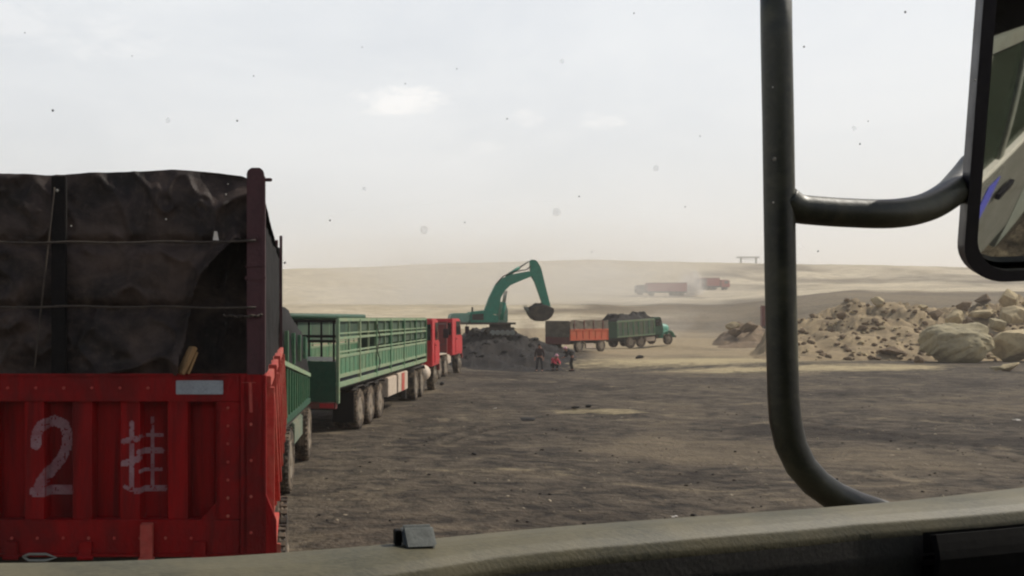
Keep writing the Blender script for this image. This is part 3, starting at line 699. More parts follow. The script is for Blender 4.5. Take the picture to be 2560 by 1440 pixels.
# local frame: origin at rear right ground corner, y ahead
g2 = thing('green_stake_truck', 'green lorry with a dark tarpaulin hump, right ahead of the red trailer', 'truck', (-.21, 14.35, 0), -a)
sl = MB()
N = 9
def rail_z(y): return 2.08 - .098 * y
b = MB().prism([(0, 1.2), (4.6, 1.14), (4.6, rail_z(4.6) - .06), (0, rail_z(0) - .06)], -.05, -.01, 'yz')
for k in range(12):
    y = .1 + k * .4; b.b2(-.01, .03, y, y + .09, 1.2, rail_z(y) - .07)
b.build('side_panel', M['green_mid'], g2)
MB().bar((.0, 0, rail_z(0)), (.0, 4.7, rail_z(4.7)), .09, .07).build('side_rail', M['green_rail'], g2)
MB().bar((.0, 0, 1.18), (.0, 4.7, 1.12), .07, .1).build('side_rail', M['green_dark'], g2)
MB().b2(-2.4, -.02, 0, .05, 1.15, 2.0).build('tailgate', M['green_dark'], g2)
MB().b2(-2.42, -2.36, 0, 4.6, 1.15, 2.0).build('side_panel', M['green_dark'], g2)
MB().b2(-2.4, -.03, .05, 4.6, 1.0, 1.15).build('deck', M['chassis'], g2)
frame_rails(g2, 0, 5.0, .85, .4)
for o in list(g2.children):
    if o.name.startswith('chassis_rail'): o.location.x = -1.2
MB().b2(-.25, -.02, .1, .55, .85, 1.15).build('mudguard', M['chassis'], g2)
for y in (.75, 4.2):
    wheel(g2, -.06, y, 1, .52, .26); wheel(g2, -2.34, y, -1, .52, .26)
MB().b2(-.14, .02, 1.7, 3.2, .62, 1.0).build('toolbox', M['olive'], g2, bev=.02)
MB().b2(-2.3, -.15, 4.8, 6.3, .9, 2.35).build('cab', M['green_dark'], g2, bev=.06)
for k in range(4): MB().b2(-.03, .03, .6 + k * 1.05, .68 + k * 1.05, rail_z(1), 2.55 - .05 * k).build('post', M['green'], g2)
t2 = MB()
def t2f(u, v):
    y = -.1 + 4.9 * v; x = -2.45 + 2.45 * u
    top = 2.98 - .06 * y - .09 * max(0, y - 2.2) + .06 * float(fbm(x * 1.5, y * 1.4, 19))
    e = min(u, 1 - u) * 26; e2 = min(1, min(v * 30, (1 - v) * 30))
    z = 1.9 + (top - 1.9) * min(1, e) * max(e2, .02)
    return (x + .03 * float(fbm(y * 2, z * 2, 23)), y, z - .1 * (1 - min(1, e)) * .098 * y * 5)
t2.grid(t2f, 40, 50); o = t2.build('tarpaulin', M['tarp_dark'], None, smooth=True); o.location = g2.location; o.rotation_euler = g2.rotation_euler
tag(o, 'black tarpaulin sagging over the load of the green lorry', 'tarpaulin')

# ================================================================== green high-sided articulated lorry with red cab
HD = math.atan2(.275, .961)
g3 = thing('green_stock_trailer', 'long green slatted trailer with its red cab, in the queue of lorries', 'articulated lorry', (.94, 21.4, 0), -HD)
LT, WT = 13.6, 2.45
ZB, Z0, Z1_, Z2_, ZT = 1.19, 1.42, 1.88, 2.29, 2.71
posts = [.04, 2.31, 4.4, 6.5, 8.8, 11.2, 13.56]
for xx in (-.03, -WT + .03):
    sp_ = MB().b2(xx - .02, xx + .02, .08, LT, Z0, Z1_ - .04)
    for k in range(30): sp_.b2(xx - .026, xx + .03 if xx > -1 else xx + .026, .3 + k * .45, .34 + k * .45, Z0, Z1_ - .04)
    sp_.build('side_panel', M['green'], g3)
    for k in range(11):
        y = 1.17 + k * 1.13
        if min(abs(y - q_) for q_ in posts) > .25: MB().b2(xx - .012, xx + .03, y - .02, y + .02, Z1_, ZT).build('slat', M['green_rail'], g3)
    for z, w in ((Z1_, .07), (Z1_ + .1, .04), (Z2_, .06), (Z2_ + .11, .035), (ZT, .08), (Z0 + .02, .09)):
        MB().b2(xx - .025, xx + .035 if xx > -1 else xx + .025, .07, LT, z - w / 2, z + w / 2).build('side_rail', M['green_rail'], g3, bev=.006)
    MB().b2(xx - .03, xx + .045, .0, LT, ZB, ZB + .11).build('side_rail', M['green_rail'], g3, bev=.006)
    for i, y in enumerate(posts):
        w = .05
        MB().b2(xx - .02, xx + .05 if xx > -1 else xx + .03, y - w, y + w, ZB + (-.35 if i == 0 else .0), ZT + .02).build('post', M['green_rail'] if i in (0, 1) else M['green'], g3, bev=.008)
    for i in range(2, 6):
        MB().b2(xx - .035 if xx > -1 else xx + .02, xx - .022 if xx > -1 else xx + .033, posts[i] + .06, posts[i + 1] - .06, Z1_ + .16, ZT - .06).build('slat_sheet', M['green_sheet'], g3)
    MB().b2(xx - .035 if xx > -1 else xx + .02, xx - .022 if xx > -1 else xx + .033, posts[1] + .06, posts[2] - .06, Z2_ + .14, ZT - .06).build('slat_sheet', M['green_sheet'], g3)
MB().b2(-WT + .03, -.03, .0, LT, ZB - .05, ZB + .06).build('deck', M['chassis'], g3)
MB().b2(-WT + .02, -.02, LT - .06, LT, ZB, ZT + .05).build('headboard', M['green_sheet'], g3)
MB().tube([(-WT + .15, 2.5, ZT + .09), (-WT + .15, LT, ZT + .09)], .09, 10).build('rolled_cover', M['green_dark'], g3, smooth=True)
# rear gate
rg = MB().b2(-WT + .03, -.06, -.03, .03, ZB - .32, Z1_ - .1).build('rear_gate', M['green_dark'], g3)
q = MB()
for x in np.linspace(-WT + .06, -.1, 9): q.b2(x - .02, x + .02, -.02, .02, Z1_ - .1, ZT)
for z in (ZT - .03, Z2_ + .05, Z2_ - .06): q.b2(-WT + .03, -.06, -.025, .025, z - .03, z + .03)
q.build('grille', M['tarp_dark'], rg)
MB().b2(-.72, -.12, -.045, -.03, Z1_ - .09, Z1_ - .0).build('plate', M['litter'], rg)
MB().b2(-WT + .05, -.05, -.05, .12, .72, .86).build('bumper', M['maroon'], g3, bev=.01)
for x in (-WT + .25, -.25): MB().b2(x - .16, x + .16, -.07, -.05, .74, .84).build('tail_light', M['cab_red'], g3)
frame_rails(g3, .3, LT + 2.6, .95, .42)
for o in list(g3.children):
    if o.name.startswith('chassis_rail'): o.location.x = -WT / 2
for y in (2.55, 3.85, 5.15):
    wheel(g3, -.17, y, 1, .5, .28); wheel(g3, -.5, y, 1, .5, .28); wheel(g3, -WT + .17, y, -1, .5, .28)
    MB().b2(-WT + .3, -.3, y - .06, y + .06, .44, .56).build('axle', M['chassis'], g3)
for y in (11.2, 12.5):
    wheel(g3, -.12, y, 1, .5, .28); wheel(g3, -.45, y, 1, .5, .28); wheel(g3, -WT + .12, y, -1, .5, .28)
MB().b2(-.28, .0, 6.1, 7.5, .5, 1.05).build('toolbox', M['cream'], g3, bev=.02)
tb2 = MB().b2(-.28, .0, 7.75, 9.5, .5, 1.08).build('toolbox', M['cream'], g3, bev=.02)
MB().b2(.0, .012, 8.35, 8.85, .52, 1.06).build('box_lid', M['red_dusty'], tb2)
for y in (10.0,): MB().b2(-.3, -.15, y, y + .12, .15, 1.1).build('landing_leg', M['chassis'], g3)
for x in (-.32, -WT + .32):
    MB().b2(x - .26, x + .26, 1.85, 1.87, .22, .95).build('mudflap', M['black_matt'], g3)
for y in (2.55, 3.85, 5.15): MB().prism([(y - .55, .98), (y - .3, 1.06), (y + .3, 1.06), (y + .55, .98), (y + .55, 1.0), (y + .3, 1.08), (y - .3, 1.08), (y - .55, 1.0)], -.6, -.02, 'yz').build('mudguard', M['chassis'], g3)
MB().tube([(.06, 4.4 + .2 * math.sin(i * .9), 1.42 + .09 * i) for i in range(14)], .014, 6).build('lashing_rope', M['rope'], g3)
MB().tube([(-.24, 13.25, .75), (-.24, 14.3, .75)], .3, 16).build('fuel_tank', M['cream'], g3, smooth=True)
MB().prism([(10.6, .95), (10.75, 1.1), (13.0, 1.1), (13.2, .95), (13.0, 1.06), (10.8, 1.06)], -.3, .02, 'yz').build('mudguard', M['chassis'], g3)
e = thing('cab_unit', None, None); e.parent = g3; e.location = (-WT / 2 + .12, 0, 0); 
bpy.data.objects.remove(e)
c3 = cabover(g3, 14.6, 16.6, 2.4, .95, 2.72, M['cab_red'], M['cab_red_dark'])
for o in list(g3.children):
    if o.name.split('.')[0] in ('cab', 'mirror', 'headlight') or (o.name.split('.')[0] == 'bumper' and o.location.x == 0 and o.data.materials[0] == M['cab_red_dark']): o.location.x = -WT / 2 + .1
for y in (15.7,): wheel(g3, -.1, y, 1, .5, .28, False); wheel(g3, -WT + .2, y, -1, .5, .28, False)

# ================================================================== red tractor lorry ahead of it
p = G(1086, 946); f4 = G(1140, 936)
g4 = thing('red_tractor_truck', 'short red lorry with a bright red cab, standing beside the coal heap', 'truck', (p.x - .2, p.y - 1.2, p.z), -HD * 1.3)
frame_rails(g4, 0, 6.2, .9, .42)
for o in list(g4.children):
    if o.name.startswith('chassis_rail'): o.location.x = -1.2
for y in (.9, 2.2): wheel(g4, -.05, y, 1, .5, .28); wheel(g4, -2.3, y, -1, .5, .28)
wheel(g4, -.08, 5.6, 1, .5, .28, False); wheel(g4, -2.3, 5.6, -1, .5, .28, False)
MB().prism([(.3, .9), (.45, 1.12), (2.6, 1.12), (2.8, .9), (2.6, 1.07), (.5, 1.07)], -.3, .04, 'yz').build('mudguard', M['cream'], g4)
MB().b2(-2.2, -.2, 0.1, 3.6, 1.03, 1.14).build('deck', M['chassis'], g4)
MB().b2(-2.3, -.1, 3.3, 3.42, 1.1, 2.6).build('headboard', M['cab_red_dark'], g4)
MB().b2(-.5, -.08, 2.95, 4.2, .55, 1.0).build('fuel_tank', M['cream'], g4, bev=.06)
cabover(g4, 4.1, 6.6, 2.4, .95, 2.75, M['cab_red'], M['cab_red_dark'])
for o in list(g4.children):
    if o.name.split('.')[0] in ('cab', 'mirror', 'headlight') or (o.name.split('.')[0] == 'bumper'): o.location.x = -1.2
# ================================================================== dusty orange trailer being loaded
def frame_at(px, D, theta): 
    p = P(px, 0, D); return (p.x, p.y, gz(p.x, p.y)), -R(theta)
loc, yw = frame_at(1425, 75, 51)
g5 = thing('orange_trailer', 'two axle orange trailer with brown tarpaulin sides, under the excavator bucket', 'trailer', loc, yw)
L5, W5 = 5.2, 2.3
MB().b2(-.04, .0, .0, L5, .98, 1.78).build('side_panel', M['orange'], g5)
q = MB().b2(-.05, .04, .0, L5, 1.72, 1.84).b2(-.05, .04, .0, L5, .94, 1.05)
q.build('side_rail', M['orange'], g5)
for i in range(7): MB().b2(-.03, .035, .02 + i * .85, .1 + i * .85, 1.05, 1.72).build('stake', M['orange'], g5)
MB().b2(-W5, -W5 + .05, 0, L5, .98, 2.4).build('side_panel', M['maroon'], g5)
MB().b2(-W5, -.05, -.03, .02, .62, 1.25).build('tailgate', M['maroon'], g5)
MB().b2(-W5, -.05, L5 - .05, L5, .98, 2.5).build('headboard', M['maroon'], g5)
MB().b2(-W5, -.03, .03, L5, .85, .97).build('deck', M['chassis'], g5)
frame_rails(g5, 0, L5, .75, .4)
for o in list(g5.children):
    if o.name.startswith('chassis_rail'): o.location.x = -W5 / 2
for y in (1.3, 4.35): 
    wheel(g5, -.14, y, 1, .5, .26); wheel(g5, -W5 + .14, y, -1, .5, .26)
MB().b2(-.2, -.05, 2.2, 3.3, .3, .7).bar((-.1, 1.9, .8), (-.1, 3.6, .28), .06).build('spare_carrier', M['cream'], g5, bev=.01)
t = MB()
t.grid(lambda u, v: (.02 + .05 * float(fbm(u * 8, v * 3, 51)), L5 * u, 1.78 + (.72 + .05 * math.sin(u * 14)) * v), 60, 10)
t.grid(lambda u, v: (-W5 + W5 * u, -.05 + .05 * float(fbm(u * 5, v * 4, 52)), 1.2 + 1.28 * v), 24, 14)
t.grid(lambda u, v: (-W5 * (1 - u) + .02 * u, L5 * v, 2.42 + .08 * float(fbm(u * 4, v * 5, 53)) - .25 * math.sin(PI * u)), 20, 30)
o = t.build('tarpaulin', M['brown_tarp'], None, smooth=True); o.location = loc; o.rotation_euler = (0, 0, yw)
tag(o, 'faded brown tarpaulin lining the orange trailer under the excavator bucket', 'tarpaulin')
for i in range(4): MB().b2(.0, .06, .5 + 1.3 * i, .56 + 1.3 * i, 1.78, 2.52).build('post', M['maroon'], g5)

# ================================================================== green bonneted tipper loaded with coal
p = P(1545, 0, 84); loc = (p.x, p.y, gz(p.x, p.y) - .02); yw = -R(66)
g6 = thing('green_coal_truck', 'small green bonneted tipper lorry heaped with black coal', 'truck', loc, yw); g6.rotation_euler = (R(3.2), 0, yw)
W6 = 2.3
MB().prism([(0, 1.0), (4.3, 1.0), (4.3, 2.45), (0, 2.45)], -.05, -.0, 'yz').build('side_panel', M['olive'], g6)
q = MB().b2(-.05, .05, 0, 4.3, 2.32, 2.47).b2(-.05, .05, 0, 4.3, 1.0, 1.12); q.build('side_rail', M['green_rail'], g6)
for i in range(8): MB().b2(-.03, .05, i * .6, i * .6 + .1, 1.12, 2.32).build('stake', M['green'], g6)
MB().b2(-W6, -W6 + .05, 0, 4.3, 1.0, 2.45).build('side_panel', M['olive'], g6)
MB().b2(-W6, -.05, -.03, .03, .95, 2.4).build('tailgate', M['green_dark'], g6)
MB().b2(-W6, -.05, 4.25, 4.32, 1.0, 2.6).build('headboard', M['green_dark'], g6)
MB().b2(-W6, -.03, .03, 4.3, .86, .99).build('deck', M['chassis'], g6)
frame_rails(g6, .1, 6.5, .72, .4)
for o in list(g6.children):
    if o.name.startswith('chassis_rail'): o.location.x = -W6 / 2
wheel(g6, -.1, 1.5, 1, .52, .26); wheel(g6, -W6 + .1, 1.5, -1, .52, .26); wheel(g6, -.14, 2.75, 1, .5, .26); wheel(g6, -W6 + .14, 2.75, -1, .5, .26)
wheel(g6, -.16, 5.95, 1, .48, .24, False); wheel(g6, -W6 + .16, 5.95, -1, .48, .24, False)
cb = MB().prism([(4.45, .95), (5.55, .95), (5.55, 1.7), (5.35, 2.45), (5.2, 2.55), (4.55, 2.55), (4.45, 2.45)], -W6 + .2, -.2, 'yz').build('cab', M['green_dark'], g6, bev=.05)
MB().b2(-.2, -.185, 4.65, 5.3, 1.75, 2.35).build('window', M['glass'], cb)
MB().prism([(-W6 + .3, 1.76), (-.3, 1.76), (-.4, 2.4), (-W6 + .4, 2.4)], 5.42, 5.47, 'xz').build('windscreen', M['glass'], cb)
hd = MB()
def hood(u, v):
    an = PI * u; r = (.62 - .1 * v) * (1 - .25 * max(0, v - .75) / .25 * 1.2)
    return (-W6 / 2 - math.cos(an) * r * 1.05, 5.5 + 1.2 * v + (.06 if v > .99 else 0), 1.25 + math.sin(an) ** .7 * (.72 - .2 * v * v))
hd.grid(hood, 20, 12); hd.b2(-W6 / 2 - .5, -W6 / 2 + .5, 5.55, 6.6, .9, 1.3); hd.build('bonnet', M['teal'], g6, angle=50)
for s in (-1, 1):
    fe = MB(); cx = -W6 / 2 + s * .86
    fe.grid(lambda u, v: (cx + (v - .5) * .52, 5.95 - math.cos(PI * u) * .72, .62 + math.sin(PI * u) ** .8 * .62), 16, 4)
    fe.build('fender', M['teal'], g6, solid=.03, smooth=True)
    MB().lathe([(.0, .0), (.12, .0), (.13, -.1), (.06, -.2)], (-W6 / 2 + s * .72, 6.75, 1.2), 'y', 14).build('headlight', M['cream'], g6, smooth=True)
MB().b2(-W6 + .05, -.05, 6.75, 6.88, .6, .78).build('bumper', M['chassis'], g6, bev=.02)
MB().b2(-.4, -.05, 3.3, 4.4, .45, .85).build('fuel_tank', M['cream'], g6, bev=.05)
cl_ = MB()
def coalf(u, v):
    x = -W6 + .08 + (W6 - .12) * u; y = .06 + 4.2 * v
    e = min(1, min(u, 1 - u) * 5, min(v, 1 - v) * 7); n = float(fbm(x * 2.2, y * 2.2, 70, 4))
    return (x, y, 2.3 + .62 * e ** .7 + .4 * n * e)
cl_.grid(coalf, 44, 70); o = cl_.build('coal_load', M['coal'], None, angle=30); o.location = g6.location; o.rotation_euler = g6.rotation_euler
tag(o, 'black lumpy coal heaped above the sides of the green tipper lorry', 'coal')

# ================================================================== coal heap and excavator
heap('coal_heap', 'dark coal heap under the green excavator', 'heap', [(1085, .1), (1120, .6), (1160, 1.3), (1185, 1.75), (1250, 1.7), (1290, 1.55), (1320, 1.25), (1370, .8), (1410, .4), (1450, .1)], 56, 90, 0, M['coal_heap'], .5, 4, 1.5)
DE = 72.0; SC = F / DE
pe = P(1250, 0, DE); ex = thing('excavator', 'green tracked excavator standing on the coal heap with its bucket raised', 'excavator', (pe.x, pe.y, 1.40), R(-4))
def E(px, py): return ((px - 1250) / SC, (CY - py) / SC + H - 1.40)
def outline(pts): return [E(*p) for p in pts]
for yy in (-1.25, 1.25):
    o2 = outline([(1213, 829), (1220, 822), (1275, 822), (1284, 829), (1283, 834), (1276, 839), (1221, 839), (1214, 835)])
    tk = MB().prism(o2, yy - .28, yy + .28, 'xz')
    for i in range(17):
        x = E(1217, 0)[0] + i * .118
        for z in (E(0, 821)[1], E(0, 840)[1]): tk.box((x, yy, z), (.07, .6, .05))
    T = tk.build('track', M['exc_dark'], ex, bev=.04)
    wv = MB()
    for i in range(5): wv.lathe([(0, -.32), (.17, -.32), (.2, -.28), (.2, .28), (.17, .32), (0, .32)], (E(1225 + i * 12, 0)[0], yy, E(0, 831)[1]), 'y', 14)
    wv.build('roller', M['steel_grey'], T, angle=40)
MB().b2(-.9, .9, -1.0, 1.0, E(0, 832)[1], E(0, 818)[1]).lathe([(.8, 0), (.8, .35)], (0, 0, E(0, 818)[1] - .1), 'z', 24).build('undercarriage', M['exc_dark'], ex)
MB().prism(outline([(1130, 806), (1282, 806), (1282, 811), (1130, 811)]), -1.35, 1.35, 'xz').build('deck', M['exc_dark'], ex)
MB().prism(outline([(1124, 788), (1128, 783), (1171, 783), (1171, 806), (1130, 806), (1124, 800)]), -1.3, 1.3, 'xz').build('counterweight', M['exc_pale'], ex, bev=.1)
bd = MB().prism(outline([(1172, 780), (1206, 776), (1212, 782), (1240, 790), (1240, 806), (1172, 806)]), -1.32, 1.32, 'xz').build('body', M['exc_green'], ex, bev=.05)
MB().prism(outline([(1176, 786), (1204, 784), (1204, 800), (1176, 800)]), -1.345, -1.325, 'xz').build('engine_grille', M['exc_dark'], bd)
MB().tube([(E(1180, 780)[0], -.4, E(0, 782)[1]), (E(1180, 780)[0], -.4, E(0, 768)[1])], .07, 8).build('exhaust', M['exc_dark'], ex)
cbx = MB().prism(outline([(1244, 806), (1244, 757), (1250, 754), (1263, 756), (1269, 775), (1269, 806)]), -.1, 1.2, 'xz').build('cab', M['exc_pale'], ex, bev=.05)
MB().prism(outline([(1247, 786), (1247, 760), (1261, 760), (1266, 776), (1266, 786)]), -.125, -.102, 'xz').build('window', M['glass_green'], cbx)
boom = outline([(1205, 786), (1220, 745), (1235, 714), (1253, 696), (1275, 687), (1318, 679), (1325, 683), (1325, 692), (1297, 703), (1272, 714), (1257, 729), (1249, 745), (1242, 786)])
bo = MB().prism(boom, -.75, -.15, 'xz').build('boom', M['exc_green'], ex, bev=.05)
def smooth_h(pts, y): return [Vector((E(*p)[0], y, E(*p)[1] + .04)) for p in pts]
def ram(a, b, r=.11, y=-.45, parent=None):
    a = E(*a); b = E(*b); A = Vector((a[0], y, a[1])); B = Vector((b[0], y, b[1])); m = A.lerp(B, .6)
    MB().tube([A, m], r, 12).build('cylinder', M['exc_green'], parent, smooth=True); MB().tube([m, B], r * .5, 10).build('ram', M['steel_grey'], parent, smooth=True)
ram((1262, 692), (1318, 655), .12, -.45, bo)
for y in (-.9, 0.0): ram((1250, 800), (1262, 728), .12, y, bo)
stick = outline([(1320, 652), (1328, 650), (1337, 653), (1347, 670), (1354, 698), (1364, 740), (1369, 764), (1364, 769), (1353, 767), (1343, 737), (1332, 706), (1322, 688)])
for y_ in (-.62, -.52, -.36): MB().tube(smooth_h([(1222, 750), (1238, 712), (1256, 692), (1282, 682), (1314, 676), (1326, 664), (1336, 660)], y_), .035, 6).build('hose', M['chassis'], bo, smooth=True)
st = MB().prism(stick, -.68, -.22, 'xz').build('stick', M['exc_green'], ex, bev=.05)
ram((1340, 664), (1358, 730), .1, -.45, st)
MB().bar((E(1358, 730)[0], -.45, E(0, 730)[1]), (E(1368, 768)[0], -.45, E(0, 768)[1]), .25, .1).build('linkage', M['exc_pale'], st)
# bucket: a curled scoop with side plates and teeth
cur = [(1374, 771), (1375, 780), (1370, 791), (1361, 799), (1349, 803), (1336, 802), (1325, 795), (1318, 785), (1314, 774)]
pts = [E(*c) for c in cur]; inn_ = [E(1344 + (x - 1344) * .93, 776 + (y - 776) * .9) for x, y in cur]
bk = MB(); n = len(pts)
for i in range(n - 1):
    bk.prism([pts[i], pts[i + 1], inn_[i + 1], inn_[i]], -1.25, .35, 'xz')
for yy in (-1.25, .31): bk.prism(pts + [E(1330, 766), E(1352, 764)], yy, yy + .04, 'xz')
BK = bk.build('bucket', M['exc_dark'], ex)
for k in range(5):
    y = -1.2 + k * .36; MB().prism([E(1313, 776), E(1318, 780), E(1308, 763)], y, y + .1, 'xz').build('tooth', M['steel_grey'], BK)
MB().prism(outline([(1330, 768), (1334, 759), (1342, 759), (1350, 766)]), -.7, -.2, 'xz').build('bucket_bracket', M['exc_dark'], BK)
ld = MB().grid(lambda u, v: (E(1316 + 56 * u, 0)[0], -1.2 + 1.5 * v, E(0, 772)[1] + .38 * math.sin(PI * u) * math.sin(PI * v) + .15 * float(fbm(u * 6, v * 5, 31))), 20, 14).build('coal_load', M['coal'], None, angle=30, solid=.05)
ld.location = ex.location; ld.rotation_euler = ex.rotation_euler; tag(ld, 'black coal heaped in the raised excavator bucket', 'coal')

def _heap_scatter():
    h = bpy.data.objects['coal_heap']; vs = h.data.vertices; rnd = random.Random(12); b = MB()
    protos = [rock_mesh((1, 1, .8), 500 + k, 9, .4, .8, 2, .1) for k in range(5)]
    for i in range(420):
        v = vs[rnd.randrange(len(vs))].co
        if v.y > 74 or v.z < .1: continue
        s_ = rnd.choice([.06, .09, .13, .2, .28]); rot = Matrix.Rotation(rnd.uniform(0, 6.3), 3, 'Z') @ Matrix.Rotation(rnd.uniform(-.6, .6), 3, 'X')
        b.add([rot @ (Vector(q) * s_) + v for q in protos[i % 5].v], protos[i % 5].f)
    tag(b.build('coal_lumps', M['coal']), 'loose black lumps lying on the coal heap', 'coal', kind='stuff')
_heap_scatter()
# ================================================================== people
def skin_fig(name, chains, material, parent=None, root=0, sub=2):
    """A continuous figure grown round chains of (point, radius); chains may start at an earlier named joint."""
    names = {}; vs = []; es = []; rs = []
    for ch in chains:
        prev = None
        for it in ch:
            if isinstance(it, str): prev = names[it]; continue
            nm, co_, r = it
            vs.append(co_); rs.append(r if isinstance(r, tuple) else (r, r)); i = len(vs) - 1
            if nm: names[nm] = i
            if prev is not None: es.append((prev, i))
            prev = i
    me = bpy.data.meshes.new(name); me.from_pydata(vs, es, []); o = bpy.data.objects.new(name, me); COL.objects.link(o)
    md = o.modifiers.new('skin', 'SKIN'); md.use_smooth_shade = True
    for i, sv in enumerate(me.skin_vertices[0].data): sv.radius = rs[i]; sv.use_root = (i == root)
    m2 = o.modifiers.new('sub', 'SUBSURF'); m2.levels = m2.render_levels = sub
    dg = bpy.context.evaluated_depsgraph_get(); me2 = bpy.data.meshes.new_from_object(o.evaluated_get(dg)); bpy.data.objects.remove(o)
    me2.name = name; me2.materials.clear(); me2.materials.append(material); me2.shade_smooth()
    q = bpy.data.objects.new(name, me2); COL.objects.link(q); q.parent = parent; return q
def person(label, loc, yaw, J, jacket, trousers, cap, sc=1.0, hatlike=False):
    g = thing('person', label, 'person', loc, yaw); g.scale = (sc,) * 3
    V = lambda k: Vector(J[k]); mid = lambda a, b, t=.5: V(a).lerp(V(b), t)
    ch = [[('pel', V('pel'), (.15, .11)), ('wai', V('wai'), (.135, .1)), ('che', V('che'), (.16, .115)), ('nek', V('nek'), (.06, .06)), ('hd0', V('hd') + Vector((0, .0, -.07)), (.07, .085)), ('hd1', V('hd') + Vector((0, 0, .04)), (.078, .095)), (None, V('hd') + Vector((0, 0, .12)), (.05, .06))],
          ['hd0', (None, V('hd') + V('face') * .115 + Vector((0, 0, -.02)), (.016, .02))]]
    for s in 'lr':
        ch.append(['che', (None, V('sh' + s), .065), ('el' + s, V('el' + s), .045), ('wr' + s, V('wr' + s), .032), ('pa' + s, V('pa' + s), (.04, .02))])
        d = (V('pa' + s) - V('wr' + s)).normalized(); side = d.cross(Vector((0, 1, .2))).normalized()
        for k, (o_, ln) in enumerate(((-.03, .07), (-.01, .085), (.01, .08), (.03, .062))):
            b0 = V('pa' + s) + d * .03 + side * o_; ch.append(['pa' + s, (None, b0, .01), (None, b0 + d * ln * .55 + Vector((0, .01, 0)), .0095), (None, b0 + d * ln + Vector((0, .025, 0)), .008)])
        th = V('wr' + s) + d * .03; ch.append(['wr' + s, (None, th + Vector((0, .035, 0)), .011), (None, th + Vector((0, .05, 0)) + d * .04, .009)])
        ch.append(['pel', (None, V('hp' + s), .095), ('kn' + s, V('kn' + s), .062), ('an' + s, V('an' + s), .042), (None, V('an' + s) + Vector((0, .1, -.04)), (.045, .03)), (None, V('an' + s) + Vector((0, .19, -.05)), (.04, .025))])
    skin_fig('body', ch, M['skin'], g)
    top = [[('a', V('pel') + Vector((0, 0, -.02)), (.175, .135)), ('w', V('wai'), (.17, .13)), ('c', V('che'), (.185, .14)), (None, mid('che', 'nek', .8), (.09, .085))]]
    for s in 'lr': top.append(['c', (None, V('sh' + s), .085), (None, V('el' + s), .066), (None, mid('el' + s, 'wr' + s, .92), .05)])
    skin_fig('jacket', top, jacket, g, 0)
    leg = [[('p', V('pel'), (.165, .125)), (None, V('pel') + Vector((0, 0, .08)), (.155, .12))]]
    for s in 'lr': leg.append(['p', (None, V('hp' + s), .11), (None, V('kn' + s), .082), (None, mid('kn' + s, 'an' + s, .93), .064)])
    skin_fig('trousers', leg, trousers, g, 0)
    for s in 'lr':
        b = MB(); a = V('an' + s); b.grid(lambda u, v: (a.x + .055 * math.cos(2 * PI * u) * math.sin(PI * min(v + .02, .98)) ** .5, a.y + .06 - .16 * math.cos(PI * v), a.z - .05 + .055 * math.sin(2 * PI * u) * (1 - .4 * v)), 14, 10).build('shoe', M['cloth_black'], g, smooth=True)
    h = V('hd'); b = MB()
    b.grid(lambda u, v: (h.x + .098 * math.cos(2 * PI * u) * math.cos(PI / 2 * v), h.y - .012 + .115 * math.sin(2 * PI * u) * math.cos(PI / 2 * v), h.z + .03 + .13 * math.sin(PI / 2 * v)), 18, 8)
    if hatlike: b.prism([(h.x - .07, h.y + .08), (h.x + .07, h.y + .08), (h.x + .05, h.y + .18), (h.x - .05, h.y + .18)], h.z + .035, h.z + .05, 'xy')
    b.build('cap' if hatlike else 'hair', cap, g, smooth=True)
    return g
stand = dict(pel=(0, 0, .94), wai=(0, 0, 1.1), che=(0, 0, 1.32), nek=(0, 0, 1.47), hd=(0, .02, 1.6), face=(0, 1, 0),
             shl=(-.19, 0, 1.39), shr=(.19, 0, 1.39), ell=(-.27, -.03, 1.12), elr=(.27, -.02, 1.12), wrl=(-.26, .06, .88), wrr=(.27, .08, .88), pal=(-.255, .09, .8), par=(.265, .11, .8),
             hpl=(-.1, 0, .88), hpr=(.1, 0, .88), knl=(-.14, .03, .5), knr=(.14, .05, .5), anl=(-.17, 0, .09), anr=(.17, .03, .09))
bent = dict(stand); bent.update(wai=(0, .06, 1.08), che=(0, .24, 1.24), nek=(0, .36, 1.34), hd=(0, .45, 1.43), shl=(-.18, .26, 1.3), shr=(.18, .26, 1.3), ell=(-.22, .32, 1.04), elr=(.22, .34, 1.04), wrl=(-.18, .5, .9), wrr=(.18, .52, .9), pal=(-.17, .57, .87), par=(.17, .59, .87), knl=(-.1, .08, .5), knr=(.11, .12, .5), anl=(-.1, -.02, .09), anr=(.12, 0, .09))
squat = dict(pel=(0, -.12, .34), wai=(0, -.04, .48), che=(0, .1, .66), nek=(0, .2, .78), hd=(0, .28, .88), face=(0, 1, -.2), shl=(-.18, .1, .71), shr=(.18, .1, .71), ell=(-.2, .3, .5), elr=(.2, .3, .5), wrl=(-.1, .48, .42), wrr=(.1, .48, .42), pal=(-.06, .55, .4), par=(.06, .55, .4),
             hpl=(-.1, -.08, .32), hpr=(.1, -.08, .32), knl=(-.17, .26, .5), knr=(.17, .26, .5), anl=(-.14, .06, .09), anr=(.14, .06, .09))
def on(px, D): p = P(px, 0, D); return (p.x, p.y, gz(p.x, p.y) - .0)
person('person standing in dark maroon jacket and dark trousers, arms at their sides', on(1349, 57.2), R(150), stand, M['cloth_dark'], M['cloth_navy'], M['hair'], .97)
person('person in black stooping forward with hands out, near the orange trailer', on(1431, 57.6), R(80), bent, M['cloth_black'], M['cloth_black'], M['cloth_pink'], .93, True)
person('person crouching in a red jacket and pale pink cap on the coal dust', on(1385, 58.5), R(200), squat, M['cloth_red'], M['cloth_black'], M['cloth_pink'], .98, True)

